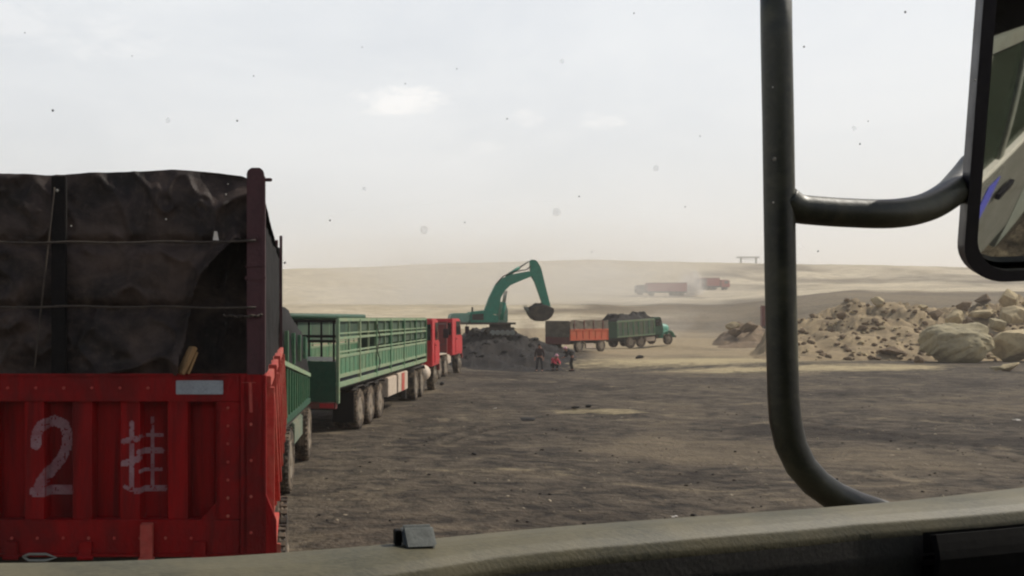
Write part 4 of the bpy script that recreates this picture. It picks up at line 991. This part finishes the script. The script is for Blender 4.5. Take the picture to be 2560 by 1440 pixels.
# ================================================================== far lorries on the hill road, and the frame on the skyline
def far_truck(label, px, D, yaw, length, tilt, cabcol, bodycol, boxcol=None, pitch=0):
    p = P(px, 0, D); g = thing('red_road_truck', label, 'truck', (p.x, p.y, gz(p.x, p.y) + .1), yaw, 'red lorries on the hill road'); g.rotation_euler = (0, pitch, yaw)
    hb = length / 2
    q = MB().b2(-1.25, 1.25, -hb, hb - 3.2, 1.25, 3.7)
    for i in range(int((length - 3.4) / .9)):
        for s in (-1, 1): q.b2(s * 1.25 - .05, s * 1.25 + .05, -hb + .2 + i * .9, -hb + .32 + i * .9, 1.25, 3.7)
    q.build('body', bodycol, g)
    MB().b2(-1.3, 1.3, -hb - .02, hb - 3.1, 3.62, 3.8).build('top_rail', M['maroon'], g)
    MB().b2(-1.1, 1.1, -hb, hb - .2, .85, 1.2).build('chassis_rail', M['chassis'], g)
    if boxcol: MB().b2(-1.27, 1.27, -hb - .05, -hb + 2.4, 1.2, 3.5).build('rear_box', boxcol, g)
    c = MB().prism([(hb - 2.6, .9), (hb, .9), (hb + .02, 1.9), (hb - .3, 3.1), (hb - 2.5, 3.2), (hb - 2.6, 3.1)], -1.2, 1.2, 'yz').build('cab', cabcol, g, bev=.08)
    MB().prism([(-1.05, 2.0), (1.05, 2.0), (1.0, 2.85), (-1.0, 2.85)], hb - .2, hb + .02, 'xz').build('windscreen', M['glass'], c)
    for s in (-1, 1): MB().b2(s * 1.2 - .02, s * 1.2 + .02, hb - 1.7, hb - .5, 2.0, 2.8).build('window', M['glass'], c)
    for y in (-hb + 1.2, -hb + 2.5, -hb + 3.8, hb - 4.5, hb - 1.2):
        for s in (-1, 1): wheel(g, s * 1.05, y, s, .52, .28)
    return g
far_truck('long red lorry grey with dust, left of the white dust puff on the hill road', 1651, 282, R(88), 14.4, 0, M['brown_tarp'], M['far_red'], pitch=0)
far_truck('shorter pinkish red lorry on the hill road, right of the white dust puff', 1782, 300, R(-90), 9.6, 0, M['far_red'], M['far_red'], M['exc_dark'])
p = P(1868, 0, 606); zz = gz(p.x, p.y)
gf = thing('skyline_frame', 'thin open frame of two posts and a crossbeam on the skyline', 'frame', (p.x, p.y, zz))
k = 606 / F
for dx in (-16, 22): MB().b2(dx * k - .45, dx * k + .45, -.3, .3, -1.5, 15 * k).build('post', M['steel_grey'], gf)
MB().b2(-27 * k, 30 * k, -.4, .4, 12.5 * k, 15.8 * k).build('crossbeam', M['steel_grey'], gf)
MB().b2(-16 * k, 22 * k, -.2, .2, 9 * k, 9.8 * k).build('rail', M['steel_grey'], gf)
# lorry standing beyond the mirror pole
p = P(1938, 0, 108); g9 = thing('brown_truck', 'dark brown lorry seen end on, mostly behind the mirror pole', 'truck', (p.x, p.y, gz(p.x, p.y)), R(-24))
MB().b2(-1.35, 1.35, 0, 5, 1.0, 3.3).build('body', M['maroon'], g9, bev=.03)
MB().b2(-1.4, 1.4, -.05, 5.05, 3.3, 3.42).build('top_rail', M['cream'], g9)
MB().b2(-1.3, 1.3, -.1, .05, .55, .75).build('bumper', M['cream'], g9)
MB().b2(-1.1, 1.1, .1, 7.5, .75, 1.0).build('chassis_rail', M['chassis'], g9)
MB().prism([(5.4, .8), (7.4, .8), (7.4, 1.8), (7.1, 2.9), (5.4, 2.9)], -1.2, 1.2, 'yz').build('cab', M['maroon'], g9, bev=.05)
for y in (1.2, 2.5, 6.6):
    for s in (-1, 1): wheel(g9, s * 1.1, y, s, .52, .28)

# ================================================================== spoil heaps and boulders
heaps = [heap('spoil_heap', 'large brown heap of rubble and earth on the right, topped with boulders', 'heap', [(1870, .1), (1910, .9), (1950, 1.8), (1990, 2.4), (2040, 2.8), (2090, 3.1), (2150, 3.55), (2190, 3.4), (2250, 3.4), (2330, 3.3), (2400, 3.5), (2450, 3.9), (2500, 4.2), (2560, 4.3), (2720, 4.3), (2850, 2.5)], 60, 94, 0, M['dirt'], .95, 11, 2.6, 260, 100, .05),
         heap('rubble_mound', 'low mound of orange brown rubble left of the mirror pole', 'heap', [(1775, .1), (1810, .9), (1850, 1.7), (1885, 1.9), (1905, 1.3), (1950, 1.2), (2000, 1.0), (2050, .4)], 86, 112, 0, M['rock_brown'], .6, 15, 2.0, 90, 50, .1)]
from mathutils.bvhtree import BVHTree
bv = [BVHTree.FromPolygons([v.co for v in h.data.vertices], [p.vertices for p in h.data.polygons]) for h in heaps]
def hit(px, py):
    d = (P(px, py, 1) - Vector((0, 0, H))); best = None
    for b in bv:
        r = b.ray_cast(Vector((0, 0, H)), d.normalized())
        if r[0] is not None and (best is None or r[3] < best[1]): best = (r[0], r[3])
    return best[0] if best else G(px, py)
def boulder(label, px, pb, w, h, mt, seed, D=None, rot=None, depth=.8, sink=.15, group=None, **kw):
    p = G(px, pb, D) if D else hit(px, pb)
    s = p.y / F; rx = w * s / 2; rz = h * s / 2 / (1 - sink * .5)
    return rock(label, (p.x, p.y + rx * depth * .5, p.z + rz * (1 - sink)), (rx, rx * depth, rz), seed, M[mt], random.uniform(-.4, .4) if rot is None else rot, group, **kw)
boulder('biggest boulder, rounded and grey green, at the foot of the spoil heap', 2420, 914, 176, 104, 'rock_grey', 5, 57.5, 0.1, .8, .1, cuts=15, lo=.78, hi=.96, sub=5, nz=.2)
boulder('large tan boulder at the right edge, its lower half dark', 2570, 905, 150, 92, 'rock', 8, 58.5, .2, .8, .1, cuts=14, lo=.6, hi=.9, sub=4)
BL = [('pointed pale boulder standing just behind the biggest boulder', 2386, 836, 52, 76, 'rock', 21), ('flat tan slab lying above and right of the biggest boulder', 2470, 800, 84, 34, 'rock', 22),
      ('steep triangular tan boulder on the crest near the right edge', 2535, 772, 66, 56, 'rock', 23), ('broad tan boulder below the triangular one at the right edge', 2545, 812, 90, 50, 'rock', 24),
      ('brown wedge boulder with a white top edge on the crest', 2466, 762, 54, 32, 'rock_brown', 25), ('rounded brown boulder on the crest left of the wedge one', 2418, 782, 46, 38, 'rock_brown', 26),
      ('tan boulder on the left peak of the spoil heap', 2200, 768, 46, 34, 'rock', 27), ('small pale stone half buried in the middle slope of the heap', 2309, 868, 28, 32, 'rock', 28),
      ('dark broken slab with a pale edge at the heap foot', 2244, 896, 84, 32, 'rock_brown', 29), ('low pale rock in front of the boulders at the right edge', 2530, 930, 70, 24, 'rock', 30),
      ('small greenish rock right of the biggest boulder on the ground', 2497, 932, 34, 20, 'rock_grey', 31), ('tilted pale rock between the slab and the right edge boulder', 2500, 830, 60, 40, 'rock_grey', 32),
      ('small dark rock low on the heap left of the biggest boulder', 2306, 912, 36, 22, 'rock_brown', 33), ('small tan rock on the crest in the middle of the heap', 2312, 776, 30, 18, 'rock', 34),
      ('grey rock on the upper slope left of the pointed boulder', 2345, 800, 46, 30, 'rock_brown', 35), ('brown lump beside the pointed boulder on its right', 2428, 822, 44, 34, 'rock_brown', 36),
      ('grey stone on the left shoulder of the spoil heap', 2110, 800, 34, 22, 'rock_brown', 37), ('brown clod on the middle slope below the left peak', 2160, 828, 30, 20, 'rock_brown', 38),
      ('pale rock on top of the mound left of the mirror pole', 1836, 828, 46, 24, 'rock', 39), ('dark rock low on the mound left of the mirror pole', 1846, 844, 50, 30, 'rock_brown', 40),
      ('orange brown rock high on the mound beside the brown lorry', 1878, 832, 50, 28, 'rock_brown', 41)]
for lb, px, pb, w, h, mt, sd in BL: boulder(lb, px, pb, w, h, mt, sd, group='boulders on the spoil heaps')
# rubble bits all over the heaps and clods on the yard: nobody could count these
def scatter(name, label, n, fn, mt, seed, cat):
    rnd = random.Random(seed); b = MB(); protos = [rock_mesh((1, 1, .75), 300 + seed + k, 9, .4, .8, 2, .1) for k in range(6)]
    for i in range(n):
        c, s = fn(rnd)
        if c is None: continue
        pr = protos[i % 6]; rot = Matrix.Rotation(rnd.uniform(0, 6.3), 3, 'Z') @ Matrix.Rotation(rnd.uniform(-.6, .6), 3, 'X')
        b.add([rot @ Vector((q[0] * s, q[1] * s * .8, q[2] * s * .8)) + c for q in b_v(pr)], pr.f)
    return tag(b.build(name, mt), label, cat, kind='stuff')
def b_v(pr): return [Vector(q) for q in pr.v]
def on_heap(rnd):
    px = rnd.uniform(1960, 2700); py = rnd.uniform(750, 900); p = hit(px, py)
    if p.y > 96: return None, 0
    s = rnd.choice([.07, .1, .12, .16, .24]) * rnd.uniform(.7, 1.2) * (1.9 if px > 2350 else 1); return p + Vector((0, 0, s * .2)), s
scatter('rubble', 'loose stones strewn over the spoil heap', 170, on_heap, M['rock'], 2, 'rubble')
def on_heap2(rnd):
    px = rnd.uniform(1960, 2700); py = rnd.uniform(750, 905); p = hit(px, py)
    if p.y > 96: return None, 0
    s = rnd.choice([.1, .16, .24, .3]) * rnd.uniform(.7, 1.2); return p + Vector((0, 0, s * .1)), s
scatter('clods', 'dark earth clods strewn over the spoil heap', 300, on_heap2, M['rock_brown'], 3, 'rubble')
def on_yard(rnd):
    py = 900 + 420 * rnd.random() ** 1.6; px = rnd.uniform(760, 2560); D = F * H / (py - CY); p = G(px, py, D)
    return p + Vector((0, 0, 0)), rnd.choice([.012, .015, .02, .03, .04]) * rnd.uniform(.7, 1.3)
scatter('coal_crumbs', 'small coal crumbs scattered over the yard', 420, on_yard, M['coal_heap'], 4, 'crumbs')
scatter('gravel', 'small pale stones scattered over the yard', 700, on_yard, M['pale_stone'], 9, 'gravel')
for lb, px, py, w, h, sd in (('flat black coal slab lying in the open yard left of centre', 1322, 1052, 52, 9, 51), ('lone black coal lump on the tan earth in front of the green tipper lorry', 1600, 896, 30, 10, 52),
                         ('small black coal lump in the yard below the green trailer', 1186, 1138, 20, 9, 53), ('black coal lump beside the wheels of the red cabbed lorries', 1104, 964, 16, 12, 54),
                         ('pair of dark clods in the middle of the yard, left one', 1440, 1024, 30, 11, 55), ('pair of dark clods in the middle of the yard, right one', 1472, 1020, 24, 10, 56)):
    boulder(lb, px, py, w, h, 'coal', sd, F * H / (py - CY), group='coal lumps on the yard', name='coal_lump', cat='coal lump', sub=2)
for lb, px, py, w in (('white scrap of litter on the yard near the dashboard edge', 1686, 1292, 13), ('tiny white scrap right of the black slab in the yard', 1237, 1024, 8), ('white scrap on the far right of the yard', 2541, 1056, 15)):
    p = G(px, py, F * H / (py - CY)); s = p.y / F * w
    o = MB().grid(lambda u, v: (s * (u - .5), s * .7 * (v - .5), .04 + s * .25 * float(fbm(u * 3, v * 3, px))), 6, 5).build('litter', M['litter'], None, solid=.004); o.location = p; tag(o, lb, 'litter')

# ================================================================== blown dust
pz = P(1728, 700, 286); dust('dust_cloud', 'white dust puff between the two red lorries on the hill road', (pz.x, pz.y, gz(pz.x, pz.y) + 3.2), (5.2, 5, 6.0), .8, 1)
pz = P(1560, 700, 270); dust('dust_cloud', 'long pale dust trail drifting left from the red lorries', (pz.x, pz.y, gz(pz.x, pz.y) + 4.0), (22, 8, 7.0), .015, 2)
pz = P(1250, 700, 215); dust('dust_cloud', 'broad pale dust haze over the hillside behind the excavator', (pz.x, pz.y, gz(pz.x, pz.y) + 5), (74, 30, 18), .05, 5, (.95, .92, .86))
pz = P(1760, 800, 100); dust('dust_cloud', 'low dust haze over the tan ground behind the green tipper lorry', (pz.x + 2, pz.y + 12, 2.0), (10, 10, 3.2), .035, 3)
pz = P(1320, 825, 74); dust('coal_dust_cloud', 'brown coal dust falling below the excavator bucket', (pz.x, pz.y, 1.8), (1.0, 1.0, 1.5), .8, 4, (.36, .29, .24))

# ================================================================== the lorry we look out of
own = thing('truck_cab', 'dusty dashboard, side mirror and door of the lorry the view is taken from', 'truck cab', (0, 0, 0))
fw = Vector((-.34, .94, 0)); rg_ = Vector((.94, .34, 0))
edge = [(-1.5, .99), (-.9, .985), (-.31, .99), (0, 1.02), (.26, 1.12), (.66, 1.265), (1.06, 1.41), (1.3, 1.50)]
ex_, ey_ = zip(*edge)
def dash(u, v):
    x = -1.3 + 2.5 * u; y = float(np.interp(x, ex_, ey_)); y = (y + float(np.interp(x - .08, ex_, ey_)) + float(np.interp(x + .08, ex_, ey_))) / 3
    zt = 2.5 + .003 * math.sin(x * 6)
    dep = float(np.interp(x, [-1.3, -.3, .2, .7, 1.2], [.2, .12, .062, .055, .09]))
    prof = [(.03, -.12), (.022, -.03), (.012, -.008), (0, 0), (-.02, .0005), (-dep * .5, -.001), (-dep + .016, -.006), (-dep + .005, -.013), (-dep, -.025), (-dep - .001, -.06), (-dep + .01, -.12), (-dep + .05, -.26), (-dep + .08, -.5)]
    t = v * (len(prof) - 1); i = min(int(t), len(prof) - 2); f = t - i
    a = prof[i][0] * (1 - f) + prof[i + 1][0] * f; b_ = prof[i][1] * (1 - f) + prof[i + 1][1] * f
    wob = .0012 * float(fbm(x * 5, v * 6, 66))
    p = Vector((x, y, zt + b_ + wob)) + fw * a
    return p
dh = MB().grid(lambda u, v: dash(u, v * 8.2 / 12), 120, 46).build('dashboard', M['dash'], own, smooth=True)
MB().grid(lambda u, v: dash(u, (8.2 + 3.8 * v) / 12), 120, 20).build('dashboard_front', M['dash_shaded'], dh, smooth=True)
MB().grid(lambda u, v: dash((.80 + .4 * u + 1.3) / 2.5, (8.1 + 2.3 * v) / 12) - fw * (.014 + .006 * math.sin(v * 3)), 20, 8).grid(lambda u, v: dash((.80 + .4 * u + 1.3) / 2.5, (8.1 + 2.3 * v) / 12) + fw * .004, 20, 8).build('vent_box', M['black_matt'], own, solid=.008)
# mirror bracket: bent tube, arm and rectangular mirror
DT = 1.74
tpth = [(1938, -140), (1941, 100), (1945, 300), (1948, 500), (1951, 700), (1955, 880), (1958, 990), (1963, 1050), (1976, 1110), (2002, 1165), (2040, 1208), (2085, 1240), (2140, 1265), (2220, 1292), (2330, 1318)]
br = MB().tube([P(x, y, DT) for x, y in tpth], [36 * DT / F] * 7 + [37 * DT / F] * 8, 24).build('mirror_bracket', M['iron'], own, smooth=True)
apth = [(1962, 500, DT), (1990, 520, DT), (2030, 526, DT), (2120, 532, DT), (2230, 534, DT), (2310, 520, DT + .03), (2370, 488, DT + .08), (2406, 452, DT + .16), (2436, 415, DT + .21)]
def smooth_path(pts, k=5):
    out = []
    for i in range(len(pts) - 1):
        p0, p1, p2, p3 = pts[max(i - 1, 0)], pts[i], pts[i + 1], pts[min(i + 2, len(pts) - 1)]
        for j in range(k):
            t = j / k; out.append(.5 * ((2 * p1) + (p2 - p0) * t + (2 * p0 - 5 * p1 + 4 * p2 - p3) * t * t + (3 * p1 - p0 - 3 * p2 + p3) * t ** 3))
    return out + [pts[-1]]
ap = smooth_path([P(*a) for a in apth]); ap_r = [36.5 * q.y / F for q in ap]
MB().tube(ap, ap_r, 20).tube([P(1985, 498, DT), P(1985, 546, DT)], 14 * DT / F, 12).build('mirror_arm', M['iron'], br, smooth=True)
DMir = 1.86; mk = DMir / F
mw, mh = .26, 790 * mk; rr_ = .075
def rrect(w, h, r, n=10):
    pts = []
    for cx, cy, a0 in ((w - r, r, -90), (w - r, h - r, 0), (r, h - r, 90), (r, r, 180)):
        pts += [(cx + r * math.cos(R(a0 + 90 * i / n)), cy + r * math.sin(R(a0 + 90 * i / n))) for i in range(n + 1)]
    return pts
ma = R(MIR_A)
mo = bpy.data.objects.new('wing_mirror', None)
hs = MB(); ou = rrect(mw, mh, rr_); iw = .021; inr = [(iw + x * (mw - 2 * iw) / mw, iw + y * (mh - 2 * iw) / mh) for x, y in ou]
no = len(ou)
hs.add([(x, -.004, y) for x, y in ou] + [(x, -.004, y) for x, y in inr] + [(x, .016, y) for x, y in inr], [(i, (i + 1) % no, no + (i + 1) % no, no + i) for i in range(no)] + [(no + i, no + (i + 1) % no, 2 * no + (i + 1) % no, 2 * no + i) for i in range(no)])
bk_ = [(.02 + x * (mw - .04) / mw, .02 + y * (mh - .04) / mh) for x, y in ou]
hs.add([(x, -.004, y) for x, y in ou] + [(x, .03, y) for x, y in ou] + [(x, .055, y) for x, y in bk_], [(i, no + i, no + (i + 1) % no, (i + 1) % no) for i in range(no)] + [(no + i, 2 * no + i, 2 * no + (i + 1) % no, no + (i + 1) % no) for i in range(no)] + [tuple(range(2 * no, 3 * no))])
hm = hs.build('wing_mirror', M['black_plastic'], own, bev=.0, angle=40)
hm.location = P(2402, 708, DMir); hm.rotation_euler = (R(MIR_T), R(-2.2), -ma)
gl = MB()
def mg(u, v):
    x = iw + (mw - 2 * iw) * u; z = iw + (mh - 2 * iw) * v
    return (x, .008 + ((x - mw / 2) ** 2 + (z - mh / 2) ** 2) / (2 * 1.6) - .002, z)
def kp(u, v):
    x = (mw - 2 * iw) * u; z = (mh - 2 * iw) * v; r = rr_ - iw * .3; w_ = mw - 2 * iw; h_ = mh - 2 * iw
    dx = max(r - x, 0, x - (w_ - r)); dz = max(r - z, 0, z - (h_ - r)); return math.hypot(dx, dz) < r
gl.grid(mg, 40, 90, kp).build('mirror_glass', M['mirror'], hm, smooth=True)
# the cab door beside us, seen in the mirror
def own_pt(l, f, z): return rg_ * l + fw * f + Vector((0, 0, z))
LD = 1.56
def dpanel(name, mt, pts, th, parent, off=0):
    b = MB(); n = len(pts); a = [own_pt(LD + off, f, z) for f, z in pts]; c = [own_pt(LD + off - th, f, z) for f, z in pts]
    return b.add(a + c, [tuple(range(n)), tuple(range(n, 2 * n))[::-1]] + [(i, n + i, n + (i + 1) % n, (i + 1) % n) for i in range(n)]).build(name, mt, parent, bev=.004)
dr = dpanel('door', M['door_paint'], [(.72, 1.25), (.72, 2.42), (-.75, 2.42), (-.75, 1.25)], .06, own)
dpanel('door_sill', M['litter'], [(.72, 2.42), (.72, 2.455), (-.75, 2.455), (-.75, 2.42)], .05, dr, .012)  # white colour paints in the highlight along the sill
for f0, f1 in ((.70, .64), (.2, .15), (-.68, -.75)): dpanel('window_frame', M['steel_grey'], [(f0, 2.455), (f0 - .06 if f0 > .5 else f0, 3.1), (f1 - .06 if f0 > .5 else f1, 3.1), (f1, 2.455)], .04, dr)
dpanel('window_frame', M['steel_grey'], [(.64, 3.1), (.64, 3.16), (-.75, 3.16), (-.75, 3.1)], .04, dr)
gm, t_, b_ = newmat('tinted_window'); tr = t_.n('ShaderNodeBsdfTransparent'); tr.inputs[0].default_value = (.5, .56, .5, 1); mx = t_.n('ShaderNodeMixShader'); mx.inputs[0].default_value = .35
b_.inputs['Base Color'].default_value = (.10, .12, .09, 1); b_.inputs['Roughness'].default_value = .05
t_.l(tr.outputs[0], mx.inputs[1]); t_.l(b_.outputs[0], mx.inputs[2]); t_.l(mx.outputs[0], gm.node_tree.nodes['Material Output'].inputs['Surface'])
dpanel('window_pane', gm, [(.62, 2.46), (.56, 3.1), (-.67, 3.1), (-.67, 2.46)], .006, dr, -.02)
dpanel('stripe', M['blue_trim'], [(.4, 1.9), (.25, 2.3), (.1, 2.3), (.25, 1.9)], .004, dr, .006)
MB().bar(own_pt(LD + .03, .1, 2.15), own_pt(LD + .03, -.1, 2.15), .03, .04).build('handle', M['black_plastic'], dr)
dpanel('body_side', M['steel_grey'], [(-.78, .9), (-.78, 3.2), (-2.2, 3.2), (-2.2, .9)], .06, own)
# the rest of the cab round us: roof, back and far side
def shell(name, l0, l1, f0, f1, z0, z1, mt='black_plastic'):
    b = MB(); vs = [own_pt(l, f, z) for l in (l0, l1) for f in (f0, f1) for z in (z0, z1)]
    b.add(vs, [(0, 1, 3, 2), (4, 6, 7, 5), (0, 4, 5, 1), (2, 3, 7, 6), (0, 2, 6, 4), (1, 5, 7, 3)]); return b.build(name, M[mt], own)
shell('cab_roof', -.95, 1.53, -.85, .5, 3.34, 3.42); shell('cab_back', -.95, 1.5, -.93, -.86, 1.2, 3.42); shell('cab_side', -1.03, -.96, -.93, .5, 1.2, 3.42); shell('cab_floor', -.95, 1.48, -.85, .78, 1.2, 1.26)
# small grey block on the dashboard edge
p = P(1046, 1364, 1.05); bl = MB().prism([(-.016, 0), (.012, 0), (.012, .021), (.004, .021)], -.018, .018, 'yz').build('grey_block', M['grey_block'], None, bev=.003)
MB().b2(-.0255, -.0185, .0, .012, 0, .017).build('end_cap', M['black_matt'], bl, bev=.001)
bl.location = p; bl.rotation_euler = (0, 0, R(8)); tag(bl, 'small blurred grey block on the far edge of the dashboard', 'block')
# dirt specks on the windscreen
def flecks(name, lst, mt):
    b = MB()
    for i, (x, y, r) in enumerate(lst):
        D = .86; n = 9; c = P(x, y, D); k = D / F
        ring = [c + Vector((math.cos(a) * r * .62 * k * (1 + .4 * float(vnoise(j * 1.3, i * 2.1, 3))), 0, math.sin(a) * r * .62 * k * (1 + .5 * float(vnoise(j * 1.7, i * 3.3, 5))))) for j, a in enumerate(2 * PI * q / n for q in range(n))]
        b.add(ring + [c + Vector((0, -.0006, 0)), c + Vector((0, .0006, 0))], [(j, (j + 1) % n, n) for j in range(n)] + [((j + 1) % n, j, n + 1) for j in range(n)])
    o = b.build(name, mt, own); o['kind'] = 'stuff'; return o
flecks('windscreen_dirt', [(132, 276, 4.5), (593, 302, 3.5), (634, 190, 2.2), (1013, 209, 2), (1162, 556, 2.5), (1448, 491, 2.5), (1713, 517, 2), (2010, 117, 3.5), (2263, 30, 4), (2150, 360, 3), (2045, 628, 3), (1585, 33, 2.5), (1268, 297, 2.5), (712, 657, 4), (825, 551, 3), (62, 82, 2), (1142, 172, 2), (905, 118, 1.8), (1750, 340, 2), (330, 140, 1.8), (1480, 630, 2), (2170, 303, 2)], M['fleck'])
flecks('windscreen_smear', [(1405, 153, 8), (910, 472, 7), (1060, 575, 14), (1390, 530, 14), (420, 300, 9), (2135, 320, 8), (1640, 420, 10)], M['fleck_faint'])
flecks('windscreen_speck', [(143, 476, 5), (1936, 398, 7), (1932, 218, 2.5), (1933, 506, 3), (565, 486, 3), (570, 460, 2), (2434, 75, 3), (2438, 200, 3), (415, 548, 3), (178, 565, 3)], M['fleck_light'])
